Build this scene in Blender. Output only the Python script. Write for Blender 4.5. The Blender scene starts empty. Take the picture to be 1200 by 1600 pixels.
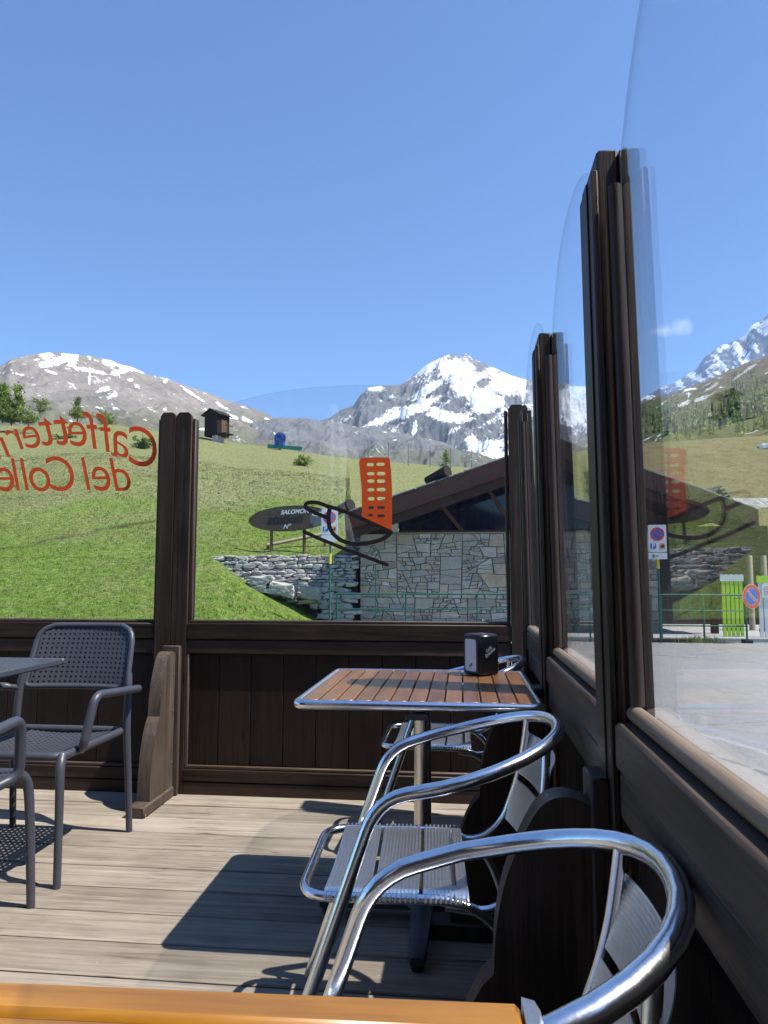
import bpy, bmesh, math, random
import numpy as np
from mathutils import Vector, Matrix
random.seed(7); np.random.seed(7)
S = bpy.context.scene
COL = S.collection
R = math.radians
# ------------------------------------------------------------------ camera
FPX, HOR, VPX, CAMH = 1115.0, 900.0, 722.0, 1.094          # focal length, horizon and wall vanishing point in photo pixels (1200x1600)
PITCH = math.atan((HOR-800)/FPX)
YAW = math.atan((VPX-600)/FPX*math.cos(PITCH))
cd = bpy.data.cameras.new('camera'); cam = bpy.data.objects.new('camera', cd); COL.objects.link(cam)
cd.sensor_fit = 'VERTICAL'; cd.sensor_height = 24.0; cd.lens = FPX/1600*24.0
cd.clip_start = 0.02; cd.clip_end = 20000
cam.location = (0, 0, CAMH); cam.rotation_euler = (R(90)+PITCH, 0, YAW)
S.camera = cam
# ------------------------------------------------------------------ world and sun
LD = Vector((-.42, .085, -.74)).normalized()                 # direction the sunlight travels
SUN_EL = math.asin(-LD.z); SUN_AZ = math.atan2(-LD.x, -LD.y)
w = bpy.data.worlds.new('World'); S.world = w; w.use_nodes = True
nt = w.node_tree; nt.nodes.clear()
def ray(x, y):
    u = (x-600)/FPX; v = (800-y)/FPX
    fw = math.cos(PITCH)-v*math.sin(PITCH); up = math.sin(PITCH)+v*math.cos(PITCH)
    return Vector((u*math.cos(YAW)-fw*math.sin(YAW), u*math.sin(YAW)+fw*math.cos(YAW), up))
out = nt.nodes.new('ShaderNodeOutputWorld'); bg = nt.nodes.new('ShaderNodeBackground')
sky = nt.nodes.new('ShaderNodeTexSky'); sky.sky_type = 'NISHITA'; sky.sun_disc = False
sky.sun_elevation = SUN_EL; sky.sun_rotation = SUN_AZ; sky.altitude = 1500; sky.air_density = 1.0; sky.dust_density = .55; sky.ozone_density = 2.6
bg.inputs['Strength'].default_value = .115
tc = nt.nodes.new('ShaderNodeTexCoord')
def wn(t, **k):
    n = nt.nodes.new(t)
    for a, b in k.items(): setattr(n, a, b)
    return n
cdir = ray(1040, 517).normalized()
sub = wn('ShaderNodeVectorMath', operation='SUBTRACT'); nt.links.new(tc.outputs['Generated'], sub.inputs[0]); sub.inputs[1].default_value = cdir
mulv = wn('ShaderNodeVectorMath', operation='MULTIPLY'); nt.links.new(sub.outputs[0], mulv.inputs[0]); mulv.inputs[1].default_value = (25, 25, 62)
ln = wn('ShaderNodeVectorMath', operation='LENGTH'); nt.links.new(mulv.outputs[0], ln.inputs[0])
nz = wn('ShaderNodeTexNoise'); nz.inputs['Scale'].default_value = 26; nz.inputs['Detail'].default_value = 6; nt.links.new(tc.outputs['Generated'], nz.inputs['Vector'])
ad = wn('ShaderNodeMath', operation='MULTIPLY_ADD'); nt.links.new(nz.outputs['Fac'], ad.inputs[0]); ad.inputs[1].default_value = 4.2; ad.inputs[2].default_value = -1.55
sb = wn('ShaderNodeMath', operation='SUBTRACT'); nt.links.new(ad.outputs[0], sb.inputs[0]); nt.links.new(ln.outputs['Value'], sb.inputs[1]); sb.use_clamp = True
mxs = wn('ShaderNodeMath', operation='MULTIPLY'); nt.links.new(sb.outputs[0], mxs.inputs[0]); mxs.inputs[1].default_value = .5; mxs.use_clamp = True
mix = wn('ShaderNodeMix', data_type='RGBA'); nt.links.new(mxs.outputs[0], mix.inputs['Factor']); tint = wn('ShaderNodeMix', data_type='RGBA', blend_type='MULTIPLY'); tint.inputs['Factor'].default_value = 1; tint.inputs['B'].default_value = (.57, .815, 1.02, 1); nt.links.new(sky.outputs[0], tint.inputs['A'])
nt.links.new(tint.outputs['Result'], mix.inputs['A']); mix.inputs['B'].default_value = (7.2, 7.3, 7.8, 1)
nt.links.new(mix.outputs['Result'], bg.inputs['Color']); nt.links.new(bg.outputs[0], out.inputs['Surface'])
sl = bpy.data.lights.new('sun', 'SUN'); sl.energy = 4.2; sl.angle = R(.53); sl.color = (1, .945, .865)
sun = bpy.data.objects.new('sun', sl); COL.objects.link(sun); sun.rotation_euler = LD.to_track_quat('-Z', 'Y').to_euler(); sun.location = (8, -2, 16)
S.view_settings.view_transform = 'Standard'; S.view_settings.look = 'None'; S.view_settings.gamma = 1; S.view_settings.use_curve_mapping = False
S.view_settings.exposure = 1.0
S.cycles.transparent_max_bounces = 24; S.cycles.max_bounces = 10; S.cycles.glossy_bounces = 6
# ------------------------------------------------------------------ helpers: points
C0 = Vector((0, 0, CAMH))
def atY(x, y, Y): r = ray(x, y); return C0 + r*(Y/r.y)
def atZ(x, y, Z): r = ray(x, y); return C0 + r*((Z-CAMH)/r.z)
def pxX(x, Y): r = ray(x, HOR); return r.x/r.y*Y
# ------------------------------------------------------------------ helpers: numpy noise
def vnoise(x, y, seed=0):
    xi = np.floor(x).astype(np.int64); yi = np.floor(y).astype(np.int64); xf = x-xi; yf = y-yi
    def h(a, b):
        n = (a*374761393 + b*668265263 + seed*974634777) & 0x7fffffff
        n = ((n ^ (n >> 13))*1274126177) & 0x7fffffff
        return ((n ^ (n >> 16)) & 0xffff)/65535.0
    u = xf*xf*xf*(xf*(xf*6-15)+10); v = yf*yf*yf*(yf*(yf*6-15)+10)
    return (h(xi, yi)*(1-u)+h(xi+1, yi)*u)*(1-v)+(h(xi, yi+1)*(1-u)+h(xi+1, yi+1)*u)*v
def fbm(x, y, o=5, seed=0, g=.5):
    s = 0; a = 1; t = 0
    for i in range(o): s = s+a*vnoise(x*2**i+i*17.3, y*2**i+i*9.1, seed+i); t += a; a *= g
    return s/t
def ridged(x, y, o=5, seed=0, g=.5):
    s = 0; a = 1; t = 0
    for i in range(o): s = s+a*(1-np.abs(2*vnoise(x*2**i+i*11.7, y*2**i+i*5.3, seed+i)-1)); t += a; a *= g
    return s/t
# ------------------------------------------------------------------ helpers: materials
def newmat(name):
    m = bpy.data.materials.new(name); m.use_nodes = True; t = m.node_tree
    return m, t, t.nodes['Principled BSDF']
class N:
    def __init__(s, t): s.t = t
    def n(s, typ, **k):
        o = s.t.nodes.new(typ)
        for a, b in k.items(): setattr(o, a, b)
        return o
    def l(s, a, b): s.t.links.new(a, b)
    def noise(s, vec, scale, detail=5, rough=.55, dist=0):
        o = s.n('ShaderNodeTexNoise'); o.inputs['Scale'].default_value = scale; o.inputs['Detail'].default_value = detail
        o.inputs['Roughness'].default_value = rough; o.inputs['Distortion'].default_value = dist
        if vec is not None: s.l(vec, o.inputs['Vector'])
        return o.outputs['Fac']
    def ramp(s, fac, stops, interp='LINEAR'):
        o = s.n('ShaderNodeValToRGB'); o.color_ramp.interpolation = interp; el = o.color_ramp.elements
        while len(el) < len(stops): el.new(.5)
        for e, (p, c) in zip(el, stops):
            e.position = p; e.color = (c[0], c[1], c[2], 1) if isinstance(c, (tuple, list)) else (c, c, c, 1)
        s.l(fac, o.inputs['Fac']); return o.outputs['Color']
    def math(s, op, a, b=None, c=None, clamp=False):
        o = s.n('ShaderNodeMath', operation=op); o.use_clamp = clamp
        for i, v in enumerate((a, b, c)):
            if v is None: continue
            if isinstance(v, (int, float)): o.inputs[i].default_value = v
            else: s.l(v, o.inputs[i])
        return o.outputs[0]
    def mix(s, f, a, b, blend='MIX'):
        o = s.n('ShaderNodeMix', data_type='RGBA', blend_type=blend)
        for k, v in (('Factor', f), ('A', a), ('B', b)):
            if isinstance(v, (int, float)) and k == 'Factor': o.inputs[k].default_value = v
            elif isinstance(v, (tuple, list)): o.inputs[k].default_value = (v[0], v[1], v[2], 1)
            else: s.l(v, o.inputs[k])
        return o.outputs['Result']
    def mapping(s, vec, scale=(1, 1, 1), rot=(0, 0, 0), loc=(0, 0, 0)):
        o = s.n('ShaderNodeMapping'); o.inputs['Scale'].default_value = scale; o.inputs['Rotation'].default_value = rot; o.inputs['Location'].default_value = loc
        s.l(vec, o.inputs['Vector']); return o.outputs[0]
    def bump(s, h, strength=.3, dist=.01):
        o = s.n('ShaderNodeBump'); o.inputs['Strength'].default_value = strength; o.inputs['Distance'].default_value = dist
        s.l(h, o.inputs['Height']); return o.outputs[0]
    def obj(s): return s.n('ShaderNodeTexCoord').outputs['Object']
    def pos(s): return s.n('ShaderNodeNewGeometry').outputs['Position']
    def island(s): return s.n('ShaderNodeNewGeometry').outputs['Random Per Island']
def wood(name, dark, light, axis='Z', rough=.55, gscale=28, streak=.75, weather=None, bump=.35, spec=.28, coat=0):
    m, t, b = newmat(name); n = N(t)
    sc = {'X': (.045, 1, 1), 'Y': (1, .045, 1), 'Z': (1, 1, .045)}[axis]
    isl = n.island()
    off = n.n('ShaderNodeCombineXYZ'); n.l(n.math('MULTIPLY', isl, 37.0), off.inputs[0]); n.l(n.math('MULTIPLY', isl, 91.0), off.inputs[1]); n.l(n.math('MULTIPLY', isl, 53.0), off.inputs[2])
    va = n.n('ShaderNodeVectorMath', operation='ADD'); n.l(n.obj(), va.inputs[0]); n.l(off.outputs[0], va.inputs[1])
    v = n.mapping(va.outputs[0], sc)
    g1 = n.noise(v, gscale, 6, .6, 1.2); g2 = n.noise(v, gscale*5, 4, .6, .4); blot = n.noise(va.outputs[0], 5, 4)
    f = n.math('ADD', n.math('MULTIPLY', g1, .65), n.math('MULTIPLY', g2, .35))
    f = n.math('ADD', n.math('MULTIPLY', n.math('SUBTRACT', f, .5), 2*streak), n.math('ADD', .5, n.math('MULTIPLY', n.math('SUBTRACT', blot, .5), .5)), clamp=True)
    f = n.math('ADD', f, n.math('MULTIPLY', n.math('SUBTRACT', isl, .5), .3), clamp=True)
    c = n.ramp(f, [(.15, dark), (.85, light)])
    if weather:                                                 # worn pale patches and scuffs
        wf = n.math('MULTIPLY', n.ramp(n.noise(v, 11, 8, .75), [(.52, 0.), (.70, 1.)]), n.ramp(n.noise(va.outputs[0], 3, 3), [(.38, 0.), (.66, 1.)]))
        c = n.mix(wf, c, weather)
    kv = n.n('ShaderNodeTexVoronoi'); kv.inputs['Scale'].default_value = 3.2; ksc = {'X': (.55, 1.6, 1.6), 'Y': (1.6, .55, 1.6), 'Z': (1.6, 1.6, .55)}[axis]
    n.l(n.mapping(va.outputs[0], ksc), kv.inputs['Vector'])
    c = n.mix(n.ramp(n.math('ADD', kv.outputs['Distance'], n.math('MULTIPLY', g2, .03)), [(.05, .75), (.085, 0.)]), c, tuple(q*.35 for q in dark))   # knots
    n.l(c, b.inputs['Base Color'])
    n.l(n.math('ADD', rough-.08, n.math('MULTIPLY', g2, .2)), b.inputs['Roughness'])
    b.inputs['Specular IOR Level'].default_value = spec; b.inputs['Coat Weight'].default_value = coat; b.inputs['Coat Roughness'].default_value = .12
    n.l(n.bump(f, bump, .004), b.inputs['Normal'])
    return m
def plain(name, col, rough=.5, metal=0, var=.08, scale=30, bump=0, spec=.5):
    m, t, b = newmat(name); n = N(t)
    f = n.noise(n.obj(), scale, 5)
    lo = tuple(max(0, c*(1-var)) for c in col); hi = tuple(min(1, c*(1+var)) for c in col)
    n.l(n.ramp(f, [(.3, lo), (.7, hi)]), b.inputs['Base Color'])
    n.l(n.math('ADD', rough-.06, n.math('MULTIPLY', n.noise(n.obj(), scale*2.7, 4), .12)), b.inputs['Roughness'])
    b.inputs['Metallic'].default_value = metal; b.inputs['Specular IOR Level'].default_value = spec
    if bump: n.l(n.bump(n.noise(n.obj(), scale*4, 3), bump, .002), b.inputs['Normal'])
    return m
M = {}
M['wood'] = wood('dark_stained_wood', (.009, .0054, .0040), (.056, .034, .025), 'Z', .5, weather=(.115, .08, .058))
M['woodx'] = wood('dark_stained_wood_across', (.009, .0054, .0040), (.056, .034, .025), 'X', .5, weather=(.115, .08, .058))
M['woody'] = wood('dark_stained_wood_along', (.009, .0054, .0040), (.056, .034, .025), 'Y', .45, weather=(.115, .08, .058))
M['railtop'] = wood('weathered_sunlit_rail_wood', (.024, .0165, .012), (.105, .074, .054), 'Y', .55, weather=(.14, .11, .085))  # weathered rail wood, lightened so its top reads as sunlit
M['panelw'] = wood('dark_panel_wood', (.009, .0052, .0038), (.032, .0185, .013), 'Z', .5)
M['beady'] = wood('worn_sunlit_bead_wood', (.10, .072, .05), (.30, .225, .16), 'Y', .55, weather=(.38, .30, .22))  # worn wood, colour raised to put sunlight on the level bead
M['beadz'] = wood('worn_sunlit_bead_upright', (.030, .02, .014), (.10, .07, .05), 'Z', .55, weather=(.16, .12, .09))  # worn wood, tone lifted for the sunlight falling on these beads
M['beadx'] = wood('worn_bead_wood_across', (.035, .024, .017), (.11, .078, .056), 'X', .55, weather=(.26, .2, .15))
M['brkt'] = wood('weathered_bracket_wood', (.035, .026, .02), (.10, .076, .058), 'Z', .65, weather=(.22, .18, .145))
M['deck'] = wood('weathered_deck_boards', (.15, .125, .097), (.375, .325, .262), 'X', .8, 24, .75, weather=(.12, .10, .08), spec=.2)
def add_cracks(m, axis='X'):
    t = m.node_tree; n = N(t); b = t.nodes['Principled BSDF']; lk = b.inputs['Base Color'].links[0].from_socket
    sc = {'X': (.5, 26, 26), 'Y': (26, .5, 26), 'Z': (26, 26, .5)}[axis]
    f = n.noise(n.mapping(n.obj(), sc), 2.2, 3, .5, .6); where = n.ramp(n.noise(n.obj(), 2.2, 4), [(.46, 0.), (.6, 1.)])
    band = n.ramp(n.math('ABSOLUTE', n.math('SUBTRACT', f, .5)), [(.006, 1.), (.02, 0.)])
    k = n.math('MULTIPLY', n.math('MULTIPLY', band, where), .8)
    n.l(n.mix(k, lk, (.03, .022, .016)), b.inputs['Base Color'])
    sp = n.ramp(n.noise(n.obj(), 60, 2), [(.74, 0.), (.78, .6)]); lk2 = b.inputs['Base Color'].links[0].from_socket
    n.l(n.mix(sp, lk2, (.5, .47, .42)), b.inputs['Base Color'])
add_cracks(M['deck']); add_cracks(M['brkt'], 'Z'); add_cracks(M['beady'], 'Y')
M['slat'] = wood('varnished_table_slats', (.085, .034, .011), (.31, .14, .052), 'Y', .35, 30, .5, spec=.5, bump=.12, coat=.35)
M['slat_or'] = wood('orange_varnished_boards', (.16, .058, .005), (.50, .22, .018), 'X', .35, 22, .7, bump=.1, coat=.5)
M['chalet'] = wood('chalet_brown_wood', (.022, .011, .008), (.072, .034, .024), 'X', .6)
M['hut'] = wood('hut_old_wood', (.009, .0065, .0055), (.028, .02, .016), 'Z', .7)
M['log'] = wood('peeled_log_wood', (.20, .16, .11), (.42, .36, .27), 'X', .7)
M['post'] = wood('brown_post_wood', (.08, .045, .025), (.20, .12, .07), 'Z', .7)
M['alu'] = plain('polished_aluminium', (.78, .79, .81), .21, 1, .07, 70, .05)
M['rib'] = plain('ribbed_aluminium', (.80, .81, .83), .36, 1, .06, 80)
M['steel'] = plain('brushed_steel_pole', (.68, .65, .60), .24, 1, .02, 20)
M['iron'] = plain('dark_cast_base', (.045, .045, .055), .4, .3, .2, 40, .2)
M['resin'] = plain('grey_resin', (.050, .055, .070), .42, 0, .08, 45, .12)
M['black'] = plain('black_plastic', (.004, .004, .006), .3, 0, .1)
M['white'] = plain('white_paper', (.74, .74, .76), .7, 0, .03)
M['signw'] = plain('white_sign_paint', (.66, .68, .70), .4, 0, .05)
M['red'] = plain('red_sign_paint', (.55, .03, .03), .4, 0, .05)
M['blue'] = plain('blue_sign_paint', (.02, .11, .45), .4, 0, .05)
M['orange'] = plain('orange_sign_paint', (.72, .25, .05), .4, 0, .05)
M['yellow'] = plain('yellow_tape', (.75, .6, .02), .4, 0, .05)
M['ink'] = plain('black_ink', (.012, .012, .012), .5)
M['vinylo'] = plain('orange_vinyl_film', (.72, .085, .008), .45, 0, .03)
M['vinylr'] = plain('rust_red_vinyl_film', (.80, .085, .012), .45, 0, .03)
M['vinylb'] = plain('dark_brown_vinyl_film', (.009, .005, .0045), .5, 0, .05)
M['green'] = plain('green_rail_paint', (.02, .115, .085), .4, .2, .15)
M['lime'] = plain('lime_paint', (.40, .66, .035), .5, 0, .08)
M['bluetarp'] = plain('blue_tarpaulin', (.02, .075, .32), .55, 0, .25, 3)
M['teal'] = plain('teal_netting', (.01, .16, .13), .7, 0, .2, 3)
M['rubber'] = plain('black_rubber', (.018, .018, .018), .8)
M['wire'] = plain('grey_wire', (.16, .17, .17), .5, .6)
M['concrete'] = plain('pale_concrete', (.42, .42, .40), .85, 0, .12, 6, .3)
M['parasol'] = plain('white_parasol_cloth', (.72, .72, .70), .85, 0, .05, 6)
M['plaster'] = plain('white_plaster', (.62, .62, .60), .8, 0, .06, 4)
M['dglass'], t_, b_ = newmat('dark_window_glass'); b_.inputs['Base Color'].default_value = (.007, .010, .024, 1); b_.inputs['Roughness'].default_value = .06
def glassmat(name, tint, dust):
    m, t, b = newmat(name); n = N(t); t.nodes.remove(b); o = t.nodes['Material Output']
    lw = n.n('ShaderNodeLayerWeight'); lw.inputs['Blend'].default_value = .5
    p5 = n.math('POWER', lw.outputs['Facing'], 5.0)
    F = n.math('MULTIPLY_ADD', p5, .96, .040)
    tr = n.n('ShaderNodeBsdfTransparent'); tr.inputs['Color'].default_value = (*tint, 1)
    gl = n.n('ShaderNodeBsdfGlossy'); gl.inputs['Roughness'].default_value = 0.0; gl.inputs['Color'].default_value = (.97, .98, 1, 1)
    ms = n.n('ShaderNodeMixShader'); n.l(F, ms.inputs[0]); n.l(tr.outputs[0], ms.inputs[1]); n.l(gl.outputs[0], ms.inputs[2])
    df = n.n('ShaderNodeBsdfDiffuse'); df.inputs['Color'].default_value = (.62, .68, .76, 1)
    ob = n.obj(); smear = n.math('MULTIPLY', n.ramp(n.noise(n.mapping(ob, (9, 9, 1.2)), 3, 5, .6), [(.35, .2), (.8, 1.)]), n.ramp(n.noise(ob, 2.2, 3), [(.3, .4), (.7, 1.)]))
    spots = n.ramp(n.noise(n.mapping(ob, (60, 60, 9)), 2, 2), [(.73, 0.), (.78, .20)])
    d = n.math('ADD', n.math('MULTIPLY', smear, dust), n.math('MULTIPLY', spots, 1.0))
    m2 = n.n('ShaderNodeMixShader'); n.l(d, m2.inputs[0]); n.l(ms.outputs[0], m2.inputs[1]); n.l(df.outputs[0], m2.inputs[2])
    n.l(m2.outputs[0], o.inputs['Surface']); return m
M['glass'] = glassmat('dusty_window_glass', (.965, .975, .98), .015)
M['gedge'], t_, b_ = newmat('glass_edge'); n = N(t_); b_.inputs['Base Color'].default_value = (.10, .16, .16, 1); b_.inputs['Roughness'].default_value = .2
tr = n.n('ShaderNodeBsdfTransparent'); tr.inputs['Color'].default_value = (.9, .95, .95, 1); ms = n.n('ShaderNodeMixShader'); ms.inputs[0].default_value = .3; n.l(tr.outputs[0], ms.inputs[1]); n.l(b_.outputs[0], ms.inputs[2]); n.l(ms.outputs[0], t_.nodes['Material Output'].inputs['Surface'])
def stonemat(name, cols, scale=6, bump=.6):
    m, t, b = newmat(name); n = N(t); isl = n.island(); ob = n.obj()
    c = n.ramp(isl, [(i/(len(cols)-1), k) for i, k in enumerate(cols)])
    g = n.noise(ob, scale, 8, .65); g2 = n.noise(ob, scale*7, 5, .6)
    c = n.mix(.75, c, n.ramp(n.math('ADD', n.math('MULTIPLY', g, .6), n.math('MULTIPLY', g2, .4)), [(.3, .45), (.7, 1.25)]), 'MULTIPLY')
    n.l(c, b.inputs['Base Color']); b.inputs['Roughness'].default_value = .85
    n.l(n.bump(n.math('ADD', g, n.math('MULTIPLY', g2, .4)), bump, .03), b.inputs['Normal']); return m
M['slate'] = stonemat('slate_wall_stones', [(.30, .27, .215), (.46, .42, .35), (.36, .32, .255), (.52, .47, .38), (.34, .325, .29), (.52, .385, .24), (.42, .395, .345), (.64, .59, .50), (.31, .27, .21), (.52, .485, .41), (.37, .35, .305), (.56, .45, .31)])
M['rubble'] = stonemat('pale_rubble_stones', [(.36, .35, .33), (.48, .46, .42), (.30, .29, .28), (.55, .53, .49), (.40, .38, .33), (.27, .26, .25), (.46, .45, .42)], 5, .9)
M['roofst'] = stonemat('stone_slab_roof', [(.24, .235, .22), (.35, .34, .32), (.28, .27, .25), (.42, .41, .38)], 3)
M['mortar'] = plain('dark_joint_mortar', (.055, .052, .047), .9, 0, .3, 12)
# ------------------------------------------------------------------ helpers: mesh builder
class MB:
    def __init__(s): s.v = []; s.f = []; s.m = []; s.cur = 0
    def add(s, vs, fs):
        o = len(s.v); s.v += [tuple(x) for x in vs]; s.f += [tuple(i+o for i in f) for f in fs]; s.m += [s.cur]*len(fs); return s
    def obox(s, c, ax, h, bev=.003):
        c = Vector(c); ax = [Vector(a) for a in ax]; b = min(bev, min(h)*.45); vs = []; idx = {}
        for sx in (-1, 1):
            for sy in (-1, 1):
                for sz in (-1, 1):
                    sg = (sx, sy, sz)
                    for k in range(3):
                        p = c.copy()
                        for a in range(3): p += ax[a]*sg[a]*(h[a] if a == k else h[a]-b)
                        idx[(sg, k)] = len(vs); vs.append(p)
        fs = []
        def q(l):
            ps = [vs[i] for i in l]; n = Vector((0, 0, 0))
            for i in range(len(ps)): n += (ps[i]-c).cross(ps[(i+1) % len(ps)]-c)
            ctr = sum(ps, Vector())/len(ps)
            fs.append(tuple(l) if n.dot(ctr-c) > 0 else tuple(reversed(l)))
        for k in range(3):
            a, b2 = [i for i in range(3) if i != k]
            for sg in (-1, 1):
                l = []
                for (p, r) in ((-1, -1), (1, -1), (1, 1), (-1, 1)):
                    g = [0]*3; g[k] = sg; g[a] = p; g[b2] = r; l.append(idx[(tuple(g), k)])
                q(l)
            for p in (-1, 1):
                for r in (-1, 1):
                    g1 = [0]*3; g2 = [0]*3; g1[k] = -1; g2[k] = 1; g1[a] = g2[a] = p; g1[b2] = g2[b2] = r
                    q([idx[(tuple(g1), a)], idx[(tuple(g2), a)], idx[(tuple(g2), b2)], idx[(tuple(g1), b2)]])
        for sx in (-1, 1):
            for sy in (-1, 1):
                for sz in (-1, 1): q([idx[((sx, sy, sz), k)] for k in range(3)])
        return s.add(vs, fs)
    def box(s, x0, x1, y0, y1, z0, z1, bev=.003):
        return s.obox(((x0+x1)/2, (y0+y1)/2, (z0+z1)/2), ((1, 0, 0), (0, 1, 0), (0, 0, 1)), ((x1-x0)/2, (y1-y0)/2, (z1-z0)/2), bev)
    def bar(s, a, b, w, h, bev=.003, up=(0, 0, 1)):               # rectangular bar from a to b
        a = Vector(a); b = Vector(b); d = (b-a); L = d.length; d.normalize(); u = Vector(up)
        sd = d.cross(u).normalized(); u = sd.cross(d).normalized()
        return s.obox((a+b)/2, (d, sd, u), (L/2, w/2, h/2), bev)
    def tube(s, pts, r, closed=False, seg=12, flat=None):
        pts = [Vector(p) for p in pts]; n = len(pts); rs = r if isinstance(r, (list, tuple)) else [r]*n
        T = []
        for i in range(n):
            a = pts[(i-1) % n] if closed or i > 0 else pts[i]; b = pts[(i+1) % n] if closed or i < n-1 else pts[i]
            T.append((b-a).normalized())
        u = T[0].orthogonal().normalized(); vs = []; F = []
        for i in range(n):
            u = (u-T[i]*u.dot(T[i])); u = u.normalized() if u.length > 1e-6 else T[i].orthogonal().normalized(); F.append(u.copy())
        if closed:
            tw = F[-1]-T[0]*F[-1].dot(T[0]); tw.normalize(); ang = math.atan2(tw.cross(F[0]).dot(T[0]), tw.dot(F[0]))
            F = [Matrix.Rotation(ang*i/n, 3, T[i]) @ F[i] for i in range(n)]
        for i in range(n):
            v = T[i].cross(F[i])
            for k in range(seg):
                a = 2*math.pi*k/seg; vs.append(pts[i]+(F[i]*math.cos(a)+v*math.sin(a))*rs[i])
        fs = []
        for i in range(n if closed else n-1):
            j = (i+1) % n
            for k in range(seg): k2 = (k+1) % seg; fs.append((i*seg+k, i*seg+k2, j*seg+k2, j*seg+k))
        if not closed: fs.append(tuple(reversed(range(seg)))); fs.append(tuple((n-1)*seg+k for k in range(seg)))
        return s.add(vs, fs)
    def prism(s, poly, f0, f1):                                 # poly list of 2D points, f0/f1 map to the two end faces
        n = len(poly); vs = [f0(p) for p in poly]+[f1(p) for p in poly]
        fs = [tuple(reversed(range(n))), tuple(range(n, 2*n))]+[(i, (i+1) % n, n+(i+1) % n, n+i) for i in range(n)]
        return s.add(vs, fs)
    def lathe(s, prof, c=(0, 0, 0), seg=20):
        c = Vector(c); vs = []; n = len(prof); fs = []
        for (r, z) in prof:
            for k in range(seg): a = 2*math.pi*k/seg; vs.append(c+Vector((r*math.cos(a), r*math.sin(a), z)))
        for i in range(n-1):
            for k in range(seg): k2 = (k+1) % seg; fs.append((i*seg+k, i*seg+k2, (i+1)*seg+k2, (i+1)*seg+k))
        fs.append(tuple(reversed(range(seg)))); fs.append(tuple((n-1)*seg+k for k in range(seg)))
        return s.add(vs, fs)
    def shell(s, P, nu, nv, th):                                # closed thin sheet from P(u,v)->Vector with outward normal by finite differences
        def nrm(u, v):
            e = 1e-3; a = P(min(u+e, 1), v)-P(max(u-e, 0), v); b = P(u, min(v+e, 1))-P(u, max(v-e, 0)); return a.cross(b).normalized()
        top = []; bot = []
        for j in range(nv+1):
            for i in range(nu+1):
                u = i/nu; v = j/nv; p = P(u, v); n = nrm(u, v)*th/2; top.append(p+n); bot.append(p-n)
        o = len(top); W = nu+1; fs = []
        for j in range(nv):
            for i in range(nu):
                a = j*W+i; fs.append((a, a+1, a+W+1, a+W)); fs.append((o+a, o+a+W, o+a+W+1, o+a+1))
        for i in range(nu): fs.append((i, o+i, o+i+1, i+1)); a = nv*W+i; fs.append((a, a+1, o+a+1, o+a))
        for j in range(nv): a = j*W; fs.append((a, a+W, o+a+W, o+a)); a += nu; fs.append((a, o+a, o+a+W, a+W))
        return s.add(top+bot, fs)
def mkobj(name, mb, mats, parent=None, origin=(0, 0, 0), smooth=40):
    me = bpy.data.meshes.new(name); o3 = Vector(origin)
    me.from_pydata([tuple(Vector(v)-o3) for v in mb.v], [], mb.f)
    for mt in (mats if isinstance(mats, (list, tuple)) else [mats]): me.materials.append(mt)
    if any(mb.m): me.polygons.foreach_set('material_index', mb.m)
    me.update()
    if smooth: me.shade_smooth(); me.set_sharp_from_angle(angle=R(smooth))
    ob = bpy.data.objects.new(name, me); COL.objects.link(ob)
    if parent is not None: ob.parent = parent
    return ob
class Thing:
    def __init__(s, name, label, cat, loc=(0, 0, 0), rz=0, group=None, world=True):
        e = bpy.data.objects.new(name, None); COL.objects.link(e); e.location = loc; e.rotation_euler = (0, 0, rz); e.empty_display_size = .1
        e['label'] = label; e['category'] = cat
        if group: e['group'] = group
        s.e = e; s.o = Vector(loc) if world else Vector((0, 0, 0))
    def part(s, name, mb, mat, sub=None, label=None, smooth=40):
        if getattr(s, 'lean', 0): mb = moved(mb, lambda v: Vector((v.x-s.lean*max(0, v.z-.85), v.y, v.z)))
        o = mkobj(name, mb, mat, sub if sub is not None else s.e, s.o, smooth)
        if label: o['label'] = label
        return o
def islands(mb):
    par = list(range(len(mb.v)))
    def fd(i):
        while par[i] != i: par[i] = par[par[i]]; i = par[i]
        return i
    for f in mb.f:
        for q in f[1:]: par[fd(q)] = fd(f[0])
    by = {}
    for f in mb.f: by.setdefault(fd(f[0]), []).append(f)
    out = []
    for fs in by.values():
        ids = sorted({i for f in fs for i in f}); mp = {i: k for k, i in enumerate(ids)}
        o = MB(); o.add([mb.v[i] for i in ids], [tuple(mp[i] for i in f) for f in fs]); out.append(o)
    return out
def part_each(t, name, mb, mat, sub=None): return [t.part(name, m, mat, sub) for m in islands(mb)]
def single(name, label, cat, mb, mat, loc=(0, 0, 0), group=None, smooth=40):
    o = mkobj(name, mb, mat, None, loc, smooth); o.location = loc; o['label'] = label; o['category'] = cat
    if group: o['group'] = group
    return o
def struct(name, mb, mat, smooth=40, kind='structure'):
    o = mkobj(name, mb, mat, None, (0, 0, 0), smooth); o['kind'] = kind; return o
def copy_tree(o, parent=None):
    c = o.copy(); COL.objects.link(c)
    if parent is not None: c.parent = parent
    for ch in list(o.children): copy_tree(ch, c)
    return c
def fillet(pts, rad, n=6, closed=False):
    pts = [Vector(p) for p in pts]; rs = rad if isinstance(rad, (list, tuple)) else [rad]*len(pts); out = []; N_ = len(pts)
    for i, p in enumerate(pts):
        if not closed and i in (0, N_-1): out.append(p); continue
        a = pts[(i-1) % N_]; b = pts[(i+1) % N_]; d1 = (a-p); d2 = (b-p); r = min(rs[i], d1.length*.49, d2.length*.49)
        p1 = p+d1.normalized()*r; p2 = p+d2.normalized()*r
        for k in range(n+1): t = k/n; out.append(p1*(1-t)**2+p*2*t*(1-t)+p2*t*t)
    return out
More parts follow.
